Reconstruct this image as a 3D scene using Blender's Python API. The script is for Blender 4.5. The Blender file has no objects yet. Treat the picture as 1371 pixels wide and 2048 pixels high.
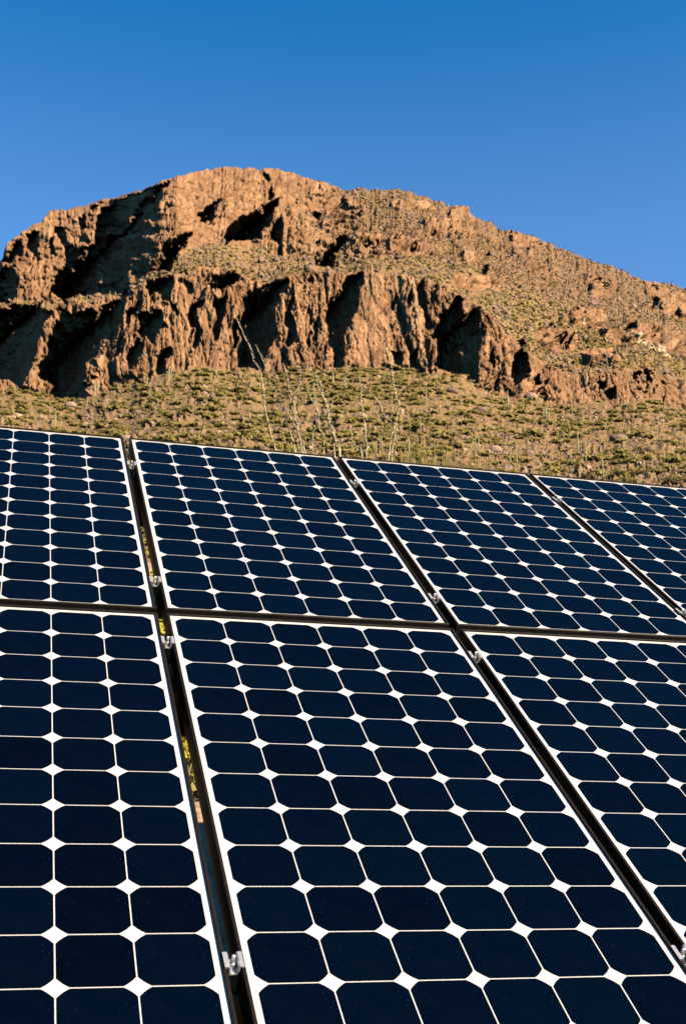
import bpy, bmesh, math, random
import numpy as np
from mathutils import Vector, Matrix
C = bpy.context.scene.collection
rad = math.radians

# ------------------------------------------------------------------ camera, sky, sun, exposure
CAMZ = 1.25
FPX, CX, CY, PITCH = 2516.4, 685.5, 1024.0, rad(16.26)
cam = bpy.data.cameras.new("camera")
cam.sensor_fit = 'HORIZONTAL'; cam.sensor_width = 36.0
cam.lens = FPX / 1371.0 * 36.0
cam.clip_start = 0.05; cam.clip_end = 40000
camo = bpy.data.objects.new("camera", cam); C.objects.link(camo)
cam.dof.use_dof = True; cam.dof.focus_distance = 3.4; cam.dof.aperture_fstop = 22
camo.location = (0, 0, CAMZ); camo.rotation_euler = (rad(90) + PITCH, 0, 0)
bpy.context.scene.camera = camo

SUN_EL, SUN_SIDE = rad(32), rad(57)          # side = angle from straight behind the camera, to the right
sdir = Vector((math.cos(SUN_EL) * math.sin(SUN_SIDE), -math.cos(SUN_EL) * math.cos(SUN_SIDE), math.sin(SUN_EL)))
w = bpy.data.worlds.new("World"); bpy.context.scene.world = w; w.use_nodes = True
nt = w.node_tree; nt.nodes.clear()
wo = nt.nodes.new('ShaderNodeOutputWorld'); bg = nt.nodes.new('ShaderNodeBackground'); sk = nt.nodes.new('ShaderNodeTexSky')
sk.sky_type = 'NISHITA'; sk.sun_disc = False
sk.sun_elevation = SUN_EL; sk.sun_rotation = math.pi - SUN_SIDE
sk.altitude = 900; sk.air_density = 1.0; sk.dust_density = 0.15; sk.ozone_density = 3.0
tint = nt.nodes.new('ShaderNodeMix'); tint.data_type = 'RGBA'; tint.blend_type = 'MULTIPLY'; tint.inputs[0].default_value = 1
tint.inputs[7].default_value = (0.085, 0.62, 0.89, 1)            # the deep blue of a polarised sky
geo = nt.nodes.new('ShaderNodeTexCoord'); sep = nt.nodes.new('ShaderNodeSeparateXYZ'); mr = nt.nodes.new('ShaderNodeMapRange')
mr.interpolation_type = 'SMOOTHSTEP'
for k, v in ((1, 0.64), (2, 0.40), (3, 0.0), (4, 1.0)): mr.inputs[k].default_value = v
add = nt.nodes.new('ShaderNodeMix'); add.data_type = 'RGBA'; add.blend_type = 'ADD'; add.inputs[7].default_value = (0.42, 0.34, 0.34, 1)
nt.links.new(sk.outputs[0], tint.inputs[6]); nt.links.new(geo.outputs['Generated'], sep.inputs[0]); nt.links.new(sep.outputs[2], mr.inputs[0])
nt.links.new(mr.outputs[0], add.inputs[0]); nt.links.new(tint.outputs[2], add.inputs[6]); m2 = nt.nodes.new('ShaderNodeMapRange'); m2.interpolation_type = 'SMOOTHSTEP'      # low sky lifted a little, tuned for fill light in the shade
for k, v in ((1, 0.0), (2, 0.42), (3, 1.1), (4, 1.0)): m2.inputs[k].default_value = v
low = nt.nodes.new('ShaderNodeMix'); low.data_type = 'RGBA'; low.blend_type = 'MULTIPLY'; low.inputs[0].default_value = 1; low.clamp_result = False; low.clamp_factor = False
nt.links.new(sep.outputs[2], m2.inputs[0]); nt.links.new(add.outputs[2], low.inputs[6]); nt.links.new(m2.outputs[0], low.inputs[7])
nt.links.new(low.outputs[2], bg.inputs[0])
bg.inputs[1].default_value = 0.05
nt.links.new(bg.outputs[0], wo.inputs[0])
sun = bpy.data.lights.new("sun", 'SUN'); sun.energy = 5.0; sun.angle = rad(0.5); sun.color = (1.0, 0.80, 0.57)
suno = bpy.data.objects.new("sun", sun); C.objects.link(suno)
suno.rotation_euler = sdir.to_track_quat('Z', 'Y').to_euler()
vs = bpy.context.scene.view_settings
bpy.context.scene.cycles.diffuse_bounces = 0
vs.view_transform = 'Standard'; vs.look = 'None'; vs.exposure = 2.3; vs.gamma = 1.0

# ------------------------------------------------------------------ helpers
def mat(name, build):
    m = bpy.data.materials.new(name); m.use_nodes = True
    t = m.node_tree; t.nodes.clear()
    o = t.nodes.new('ShaderNodeOutputMaterial'); p = t.nodes.new('ShaderNodeBsdfPrincipled')
    t.links.new(p.outputs[0], o.inputs[0]); build(t, p, o); return m
def N(t, kind, **kw):
    n = t.nodes.new(kind)
    for k, v in kw.items(): setattr(n, k, v)
    return n
def noise(t, vec, scale, detail=4, rough=0.55):
    n = N(t, 'ShaderNodeTexNoise'); n.inputs['Scale'].default_value = scale
    n.inputs['Detail'].default_value = detail; n.inputs['Roughness'].default_value = rough
    if vec is not None: t.links.new(vec, n.inputs['Vector'])
    return n.outputs['Fac']
def ramp(t, fac, stops):
    r = N(t, 'ShaderNodeValToRGB'); t.links.new(fac, r.inputs[0])
    e = r.color_ramp.elements
    while len(e) < len(stops): e.new(0.5)
    for k, (p, c) in enumerate(stops):
        e[k].position = p; e[k].color = (c[0], c[1], c[2], 1) if hasattr(c, '__len__') else (c, c, c, 1)
    return r.outputs[0]
def mix(t, fac, a, b, mode='MIX'):
    m = N(t, 'ShaderNodeMix', data_type='RGBA', blend_type=mode)
    for sock, v in ((m.inputs[0], fac), (m.inputs[6], a), (m.inputs[7], b)):
        if hasattr(v, 'is_linked') or isinstance(v, bpy.types.NodeSocket): t.links.new(v, sock)
        elif hasattr(v, '__len__'): sock.default_value = (v[0], v[1], v[2], 1)
        else: sock.default_value = v
    return m.outputs[2]
def attr(t, name):
    a = N(t, 'ShaderNodeAttribute'); a.attribute_name = name; return a
def bump(t, p, h, strength, dist):
    b = N(t, 'ShaderNodeBump'); b.inputs['Strength'].default_value = strength; b.inputs['Distance'].default_value = dist
    t.links.new(h, b.inputs['Height']); t.links.new(b.outputs[0], p.inputs['Normal'])
def tag(o, label=None, cat=None, group=None, kind=None):
    for k, v in (('label', label), ('category', cat), ('group', group), ('kind', kind)):
        if v: o[k] = v
    return o
def link(name, me, parent=None):
    o = bpy.data.objects.new(name, me); C.objects.link(o)
    if parent: o.parent = parent
    return o
def mesh(name, verts, faces, material, smooth=False):
    me = bpy.data.meshes.new(name); me.from_pydata([tuple(v) for v in verts], [], faces)
    me.materials.append(material)
    if smooth: me.polygons.foreach_set('use_smooth', [True] * len(me.polygons))
    me.update(); return me
class MB:
    def __init__(s): s.v = []; s.f = []
    def add(s, vs_, fs):
        b = len(s.v); s.v += [Vector(v) for v in vs_]; s.f += [tuple(i + b for i in f) for f in fs]
    def box(s, x0, x1, y0, y1, z0, z1):
        s.add([(x0,y0,z0),(x1,y0,z0),(x1,y1,z0),(x0,y1,z0),(x0,y0,z1),(x1,y0,z1),(x1,y1,z1),(x0,y1,z1)],
              [(0,3,2,1),(4,5,6,7),(0,1,5,4),(1,2,6,5),(2,3,7,6),(3,0,4,7)])
    def extrude(s, prof, a, b, axis=1):
        # prof: closed list of (p,q); axis 1 -> profile in x,z swept along y ; axis 0 -> profile in y,z swept along x
        n = len(prof)
        pt = (lambda p, q, t: (p, t, q)) if axis == 1 else (lambda p, q, t: (t, p, q))
        vs_ = [pt(p, q, a) for p, q in prof] + [pt(p, q, b) for p, q in prof]
        fs = [(i, (i + 1) % n, (i + 1) % n + n, i + n) for i in range(n)] + [tuple(range(n))[::-1], tuple(range(n, 2 * n))]
        s.add(vs_, fs)
    def tube(s, pts, rs, seg=6, cap=True):
        b = len(s.v); k = len(pts)
        for i, p in enumerate(pts):
            p = Vector(p); d = (Vector(pts[min(i + 1, k - 1)]) - Vector(pts[max(i - 1, 0)])).normalized()
            x = d.cross(Vector((0.3, 1, 0.12))).normalized(); y = d.cross(x)
            for j in range(seg):
                a = 2 * math.pi * j / seg; s.v.append(p + (x * math.cos(a) + y * math.sin(a)) * rs[i])
        for i in range(k - 1):
            for j in range(seg):
                s.f.append((b + i*seg + j, b + i*seg + (j+1) % seg, b + (i+1)*seg + (j+1) % seg, b + (i+1)*seg + j))
        if cap:
            s.f.append(tuple(b + j for j in range(seg))[::-1]); s.f.append(tuple(b + (k-1)*seg + j for j in range(seg)))
    def mesh(s, name, m, smooth=False):
        me = mesh(name, s.v, s.f, m, smooth)
        bm = bmesh.new(); bm.from_mesh(me); bmesh.ops.recalc_face_normals(bm, faces=bm.faces); bm.to_mesh(me); bm.free()
        return me
    def build(s, name, m, parent=None, smooth=False): return link(name, s.mesh(name, m, smooth), parent)

def ray(x, y):
    """world direction of a point of the view, as azimuth (from +Y to +X) and tangent of elevation"""
    cx, cy = (x - CX) / FPX, (CY - y) / FPX
    Y = math.cos(PITCH) - cy * math.sin(PITCH); Z = math.sin(PITCH) + cy * math.cos(PITCH)
    return math.atan2(cx, Y), Z / math.hypot(cx, Y)

# ------------------------------------------------------------------ materials
def m_cell(t, p, o):
    oi = N(t, 'ShaderNodeObjectInfo'); tc = N(t, 'ShaderNodeTexCoord')
    c = ramp(t, oi.outputs['Random'], [(0, (0.00006, 0.0004, 0.0018)), (0.4, (0.0001, 0.0006, 0.0028)), (0.75, (0.0001, 0.0009, 0.0036)), (1, (0.0001, 0.0010, 0.0034))])
    g = N(t, 'ShaderNodeTexCoord')
    dn = noise(t, g.outputs['Object'], 260, 1, 0.4)
    dust = ramp(t, dn, [(0.785, 0.0), (0.82, 1.0)])
    df = noise(t, tc.outputs['Object'], 14, 5, 0.6)
    c2 = mix(t, ramp(t, df, [(0.4, 0.0), (0.8, 0.06)]), c, (0.006, 0.008, 0.010))
    c3 = mix(t, dust, c2, (0.05, 0.055, 0.055))
    t.links.new(c3, p.inputs['Base Color'])
    p.inputs['Roughness'].default_value = 0.55; p.inputs['Specular IOR Level'].default_value = 0.0
    p.inputs['Coat Weight'].default_value = 0.5; p.inputs['Coat Roughness'].default_value = 0.05; p.inputs['Coat IOR'].default_value = 1.24
M = {}
M['cell'] = mat('solar_cell', m_cell)
def m_back(t, p, o):
    tc = N(t, 'ShaderNodeTexCoord')
    f = noise(t, tc.outputs['Object'], 9, 5, 0.6)
    t.links.new(ramp(t, f, [(0.3, (0.27, 0.27, 0.275)), (0.75, (0.245, 0.245, 0.24))]), p.inputs['Base Color'])
    p.inputs['Roughness'].default_value = 0.6; p.inputs['Specular IOR Level'].default_value = 0.1
    p.inputs['Coat Weight'].default_value = 1.0; p.inputs['Coat Roughness'].default_value = 0.06; p.inputs['Coat IOR'].default_value = 1.45
M['back'] = mat('white_backsheet', m_back)
def m_frame(t, p, o):
    tc = N(t, 'ShaderNodeTexCoord')
    f = noise(t, tc.outputs['Object'], 60, 4, 0.6); g = noise(t, tc.outputs['Object'], 9, 4, 0.6)
    a = ramp(t, f, [(0.45, (0.0018, 0.0014, 0.0012)), (0.64, (0.004, 0.003, 0.0022)), (0.78, (0.028, 0.020, 0.012))])
    t.links.new(mix(t, ramp(t, g, [(0.4, 0.0), (0.7, 0.5)]), a, (0.007, 0.005, 0.0035)), p.inputs['Base Color'])
    p.inputs['Metallic'].default_value = 0.0; p.inputs['Roughness'].default_value = 0.62; p.inputs['Specular IOR Level'].default_value = 0.12
M['frame'] = mat('black_anodised', m_frame)
def m_silver(t, p, o):
    tc = N(t, 'ShaderNodeTexCoord'); f = noise(t, tc.outputs['Object'], 150, 3)
    t.links.new(ramp(t, f, [(0.3, (0.33, 0.33, 0.34)), (0.7, (0.45, 0.45, 0.45))]), p.inputs['Base Color'])
    p.inputs['Metallic'].default_value = 0.75; p.inputs['Roughness'].default_value = 0.38
M['silver'] = mat('mill_aluminium', m_silver)
def m_steel(t, p, o):
    tc = N(t, 'ShaderNodeTexCoord'); f = noise(t, tc.outputs['Object'], 22, 6, 0.65)
    t.links.new(ramp(t, f, [(0.3, (0.10, 0.062, 0.028)), (0.55, (0.15, 0.095, 0.04)), (0.8, (0.07, 0.04, 0.02))]), p.inputs['Base Color'])
    p.inputs['Roughness'].default_value = 0.65
M['steel'] = mat('weathered_brown_steel', m_steel)

def m_terrain(t, p, o):
    tc = N(t, 'ShaderNodeTexCoord'); P = tc.outputs['Object']
    rock = attr(t, 'rock').outputs['Fac']; veg = attr(t, 'veg').outputs['Fac']; pale = attr(t, 'pale').outputs['Fac']
    crack = attr(t, 'crack').outputs['Fac']; slp = attr(t, 'slope').outputs['Fac']; tone = attr(t, 'tone').outputs['Fac']
    n1 = noise(t, P, 0.035, 6, 0.6); n2 = noise(t, P, 0.45, 6, 0.7); n3 = noise(t, P, 1.6, 5, 0.7)
    mp = N(t, 'ShaderNodeMapping'); mp.inputs['Scale'].default_value = (1, 1, 0.16); t.links.new(P, mp.inputs[0])
    ns = noise(t, mp.outputs[0], 0.7, 5, 0.65)
    rc = ramp(t, n1, [(0.30, (0.30, 0.165, 0.085)), (0.5, (0.40, 0.225, 0.12)), (0.68, (0.48, 0.27, 0.13))])
    rc = mix(t, ramp(t, n2, [(0.35, 0.0), (0.7, 0.75)]), rc, (0.46, 0.29, 0.20))
    nb = noise(t, P, 0.09, 4, 0.6)
    rc = mix(t, ramp(t, nb, [(0.40, 0.6), (0.52, 0.0)]), rc, (0.235, 0.115, 0.062))
    rc = mix(t, ramp(t, ns, [(0.42, 0.55), (0.58, 0.0)]), rc, (0.15, 0.078, 0.046))
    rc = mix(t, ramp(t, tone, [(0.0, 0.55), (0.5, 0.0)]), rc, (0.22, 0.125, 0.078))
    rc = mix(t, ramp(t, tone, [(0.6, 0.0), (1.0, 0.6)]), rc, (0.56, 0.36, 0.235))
    rc = mix(t, ramp(t, crack, [(0.0, 0.65), (0.14, 0.0)]), rc, (0.12, 0.068, 0.042))  # extra crevice shade put into the colour along cracks
    soil = ramp(t, n2, [(0.3, (0.215, 0.14, 0.083)), (0.5, (0.32, 0.205, 0.13)), (0.7, (0.40, 0.265, 0.175))])
    soil = mix(t, ramp(t, n3, [(0.42, 0.0), (0.6, 0.6)]), soil, (0.17, 0.115, 0.066))
    soil = mix(t, ramp(t, n1, [(0.4, 0.0), (0.65, 0.5)]), soil, (0.30, 0.165, 0.10))
    n5 = noise(t, P, 4.5, 3, 0.8)
    soil = mix(t, ramp(t, n5, [(0.40, 0.75), (0.52, 0.0)]), soil, (0.13, 0.085, 0.058))
    soil = mix(t, ramp(t, n5, [(0.58, 0.0), (0.68, 0.7)]), soil, (0.52, 0.37, 0.27))
    grass = ramp(t, n3, [(0.3, (0.105, 0.095, 0.034)), (0.5, (0.20, 0.165, 0.06)), (0.72, (0.30, 0.235, 0.11))])
    vg = N(t, 'ShaderNodeMath', operation='MULTIPLY'); t.links.new(veg, vg.inputs[0]); vg.inputs[1].default_value = 0.6
    base = mix(t, vg.outputs[0], soil, grass)
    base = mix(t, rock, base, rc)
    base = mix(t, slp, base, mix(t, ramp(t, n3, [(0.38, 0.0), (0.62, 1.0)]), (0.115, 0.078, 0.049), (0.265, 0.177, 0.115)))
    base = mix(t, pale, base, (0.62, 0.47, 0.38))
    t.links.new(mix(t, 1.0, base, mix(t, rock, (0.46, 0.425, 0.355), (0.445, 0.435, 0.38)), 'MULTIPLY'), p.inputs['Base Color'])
    p.inputs['Roughness'].default_value = 0.95; p.inputs['Specular IOR Level'].default_value = 0.1
    bump(t, p, n3, 0.7, 0.5)
M['terrain'] = mat('desert_rock_and_soil', m_terrain)
def m_ground(t, p, o):
    tc = N(t, 'ShaderNodeTexCoord'); P = tc.outputs['Object']
    n1 = noise(t, P, 0.8, 5); n2 = noise(t, P, 14, 6, 0.7)
    c = ramp(t, n2, [(0.35, (0.065, 0.04, 0.024)), (0.5, (0.15, 0.10, 0.06)), (0.65, (0.23, 0.17, 0.11))])
    t.links.new(mix(t, ramp(t, n1, [(0.45, 0), (0.7, 0.6)]), c, (0.30, 0.26, 0.12)), p.inputs['Base Color'])
    p.inputs['Roughness'].default_value = 0.95; bump(t, p, n2, 0.8, 0.04)
M['ground'] = mat('gravelly_ground', m_ground)
def leafmat(name, a, b, c):
    def f(t, p, o):
        oi = N(t, 'ShaderNodeObjectInfo'); at = attr(t, 'shade').outputs['Fac']
        col = ramp(t, at, [(0.0, a), (0.55, b), (1.0, c)])
        col = mix(t, 1.0, col, (0.47, 0.46, 0.42), 'MULTIPLY')
        t.links.new(mix(t, oi.outputs['Random'], col, mix(t, 0.35, col, (0.20, 0.17, 0.07))), p.inputs['Base Color'])
        p.inputs['Roughness'].default_value = 0.8; p.inputs['Specular IOR Level'].default_value = 0.15
        tr = N(t, 'ShaderNodeBsdfTranslucent'); t.links.new(col, tr.inputs[0]); ms = N(t, 'ShaderNodeMixShader'); ms.inputs[0].default_value = 0.5
        t.links.new(p.outputs[0], ms.inputs[1]); t.links.new(tr.outputs[0], ms.inputs[2]); t.links.new(ms.outputs[0], o.inputs[0])
    return mat(name, f)
M['leaf'] = leafmat('olive_desert_foliage', (0.27, 0.235, 0.065), (0.37, 0.315, 0.09), (0.46, 0.39, 0.15))
M['leaf_dry'] = leafmat('dry_brown_foliage', (0.11, 0.085, 0.045), (0.19, 0.145, 0.075), (0.30, 0.23, 0.13))
M['leaf_dark'] = leafmat('dull_brown_olive_foliage', (0.06, 0.05, 0.022), (0.11, 0.09, 0.036), (0.17, 0.135, 0.06))
M['leaf_yellow'] = leafmat('yellow_green_foliage', (0.30, 0.28, 0.02), (0.60, 0.54, 0.04), (0.8, 0.68, 0.10))
def m_saguaro(t, p, o):
    tc = N(t, 'ShaderNodeTexCoord'); f = noise(t, tc.outputs['Object'], 3, 3)
    t.links.new(ramp(t, f, [(0.35, (0.105, 0.105, 0.040)), (0.7, (0.165, 0.15, 0.07))]), p.inputs['Base Color']); p.inputs['Roughness'].default_value = 0.8
M['saguaro'] = mat('ribbed_cactus_skin', m_saguaro)
def m_oco(t, p, o):
    tc = N(t, 'ShaderNodeTexCoord'); f = noise(t, tc.outputs['Object'], 45, 3, 0.7)
    t.links.new(ramp(t, f, [(0.35, (0.12, 0.10, 0.06)), (0.6, (0.36, 0.32, 0.21))]), p.inputs['Base Color']); p.inputs['Roughness'].default_value = 0.8
M['oco'] = mat('pale_thorny_bark', m_oco)
def m_rubble(t, p, o):
    at = attr(t, 'shade').outputs['Fac']
    t.links.new(ramp(t, at, [(0, (0.066, 0.041, 0.027)), (0.6, (0.108, 0.068, 0.047)), (1, (0.16, 0.108, 0.08))]), p.inputs['Base Color']); p.inputs['Roughness'].default_value = 0.95
M['rubble'] = mat('pinkish_rubble', m_rubble)

# ------------------------------------------------------------------ noise in numpy
def h2(ix, iy, s):
    h = (ix.astype(np.int64) * 374761393 + iy.astype(np.int64) * 668265263 + s * 974634521) & 0xffffffff
    h = ((h ^ (h >> 13)) * 1274126177) & 0xffffffff
    h = ((h ^ (h >> 16)) * 2246822519) & 0xffffffff
    return ((h ^ (h >> 15)) & 0xffffff) / float(0x1000000)
def vnoise(x, y, s=0):
    ix, iy = np.floor(x), np.floor(y); fx, fy = x - ix, y - iy
    fx = fx*fx*(3-2*fx); fy = fy*fy*(3-2*fy)
    a, b, c, d = h2(ix, iy, s), h2(ix+1, iy, s), h2(ix, iy+1, s), h2(ix+1, iy+1, s)
    return (a*(1-fx)+b*fx)*(1-fy) + (c*(1-fx)+d*fx)*fy
def fbm(x, y, o=4, s=0):
    r = 0; a = 0.5; tot = 0
    for k in range(o):
        r = r + a*vnoise(x, y, s+k*17); tot += a; a *= 0.5; x = x*2.03+11.3; y = y*2.03+7.7
    return r/tot
def voro(x, y, s=0):
    ix, iy = np.floor(x), np.floor(y)
    f1 = np.full(x.shape, 9.0); f2 = np.full(x.shape, 9.0); cid = np.zeros(x.shape); ex = np.zeros(x.shape); ey = np.zeros(x.shape)
    for dx in (-1, 0, 1):
        for dy in (-1, 0, 1):
            jx, jy = ix+dx, iy+dy
            px = jx + h2(jx, jy, s); py = jy + h2(jx, jy, s+5)
            d = np.hypot(px-x, py-y)
            c = h2(jx, jy, s+9)
            near = d < f1
            f2 = np.where(near, f1, np.minimum(f2, d)); cid = np.where(near, c, cid); f1 = np.where(near, d, f1)
            ex = np.where(near, x-px, ex); ey = np.where(near, y-py, ey)
    q = (cid*7919) % 1.0; q2 = (cid*104729) % 1.0
    return f1, f2, cid, (q-0.35)*ex*1.9+(q2-0.62)*ey*1.3          # last: a tilted face of its own for each block

# ------------------------------------------------------------------ the mountain
def zg(r):       # ground height above the flat at distance r straight ahead
    return np.interp(r, [0, 3, 6.3, 15, 30, 60, 110, 5000], [0, 0, 1.55, 3.3, 6.4, 15.3, 29.8, 2500])
def curve(pts):
    q = sorted(ray(x, y) for x, y in pts)
    return np.array([c[0] for c in q]), np.array([c[1] for c in q])
def azx(x, y=700): return ray(x, y)[0]
SKY = [(-400,690),(-200,600),(-60,545),(0,520),(8,502),(15,481),(40,466),(77,445),(90,432),(102,421),(135,418),(173,406),(209,397),(240,392),(275,379),(300,371),(327,359),(357,350),(380,345),(408,338),(454,332),(485,337),(503,333),(515,337),(523,343),(530,339),(541,337),(565,341),(592,348),(625,358),(658,366),(679,377),(695,379),(712,374),(748,377),(788,378),(820,386),(850,394),(880,406),(896,413),(920,413),(936,416),(940,430),(946,436),(977,443),(1000,458),(1018,456),(1054,468),(1080,482),(1100,488),(1146,509),(1181,517),(1232,537),(1284,559),(1330,566),(1371,578),(1450,600),(1560,640),(1750,720)]
BASE = [(-400,800),(0,785),(40,785),(100,792),(150,792),(220,772),(260,765),(310,748),(400,730),(470,740),(500,738),(530,757),(600,747),(650,745),(700,740),(800,740),(870,742),(920,755),(960,775),(1000,785),(1060,795),(1100,805),(1160,802),(1220,805),(1280,795),(1371,812),(1750,850)]
LTOP = [(-400,660),(0,625),(60,618),(115,622),(140,600),(190,598),(235,590),(250,585),(300,562),(350,547),(400,538),(450,542),(500,556),(540,568),(575,552),(620,535),(700,545),(740,540),(800,553),(880,565),(910,590),(960,612),(1000,655),(1040,690),(1080,722),(1120,745),(1160,755),(1230,735),(1300,732),(1371,755),(1750,790)]
LEDG = [(-400,640),(0,612),(60,605),(110,607),(140,596),(190,592),(240,575),(270,560),(300,542),(340,508),(400,488),(450,482),(500,500),(555,516),(600,522),(650,530),(700,520),(760,508),(800,510),(850,520),(900,530),(950,545),(1000,565),(1100,605),(1200,645),(1300,672),(1371,690),(1750,755)]
def rc(xs, rs): return np.array([azx(x) for x in xs]), np.array(rs, float)
RB = rc([-400,-150,0,100,200,300,500,700,900,1000,1200,1371,1700], [355,345,340,335,330,325,330,335,340,345,360,375,395])
RL = rc([-400,-150,0,100,200,300,500,700,900,1000,1200,1371,1700], [365,357,354,352,348,344,348,350,352,355,374,388,408])
RE = rc([-400,0,80,150,240,300,350,400,500,600,700,800,900,1000,1200,1371,1700], [378,368,368,366,358,350,352,366,378,372,372,376,385,390,402,415,430])
RS = rc([-400,0,100,200,260,300,340,380,430,500,700,900,1100,1371,1700], [398,392,402,402,390,378,380,396,408,416,438,462,482,512,540])

CRAG = [  # outcrops standing out of the right-hand slope
 [(680,480),(720,455),(770,460),(850,480),(870,500),(840,515),(700,515)], [(890,415),(940,412),(947,440),(935,470),(910,470),(890,440)],
 [(900,548),(1000,558),(1012,582),(960,580),(905,575)], [(1005,452),(1050,468),(1092,490),(1080,505),(1020,485)], [(920,500),(960,500),(970,515),(925,522)],
 [(540,335),(600,348),(680,375),(640,390),(560,365)], [(600,395),(720,400),(740,430),(640,430),(590,415)], [(1130,612),(1200,622),(1230,650),(1280,690),(1240,690),(1180,660),(1140,640)],
 [(1250,640),(1371,660),(1450,700),(1450,730),(1371,712),(1320,690),(1260,670)], [(1080,660),(1150,665),(1160,700),(1120,710),(1080,690)], [(560,400),(560,500),(640,510),(668,470),(600,440)],
 [(1160,555),(1220,560),(1240,600),(1190,595)], [(1290,563),(1371,585),(1371,640),(1330,625),(1290,590)], [(770,400),(860,408),(880,430),(800,425)], [(1040,520),(1110,540),(1100,555),(1050,545)],
 [(1020,500),(1060,510),(1070,525),(1030,520)], [(640,440),(700,440),(690,455),(650,460)], [(960,460),(990,470),(1000,490),(970,485)], [(1150,700),(1220,690),(1240,725),(1180,735)], [(850,440),(900,450),(900,475),(860,465)]]
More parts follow.
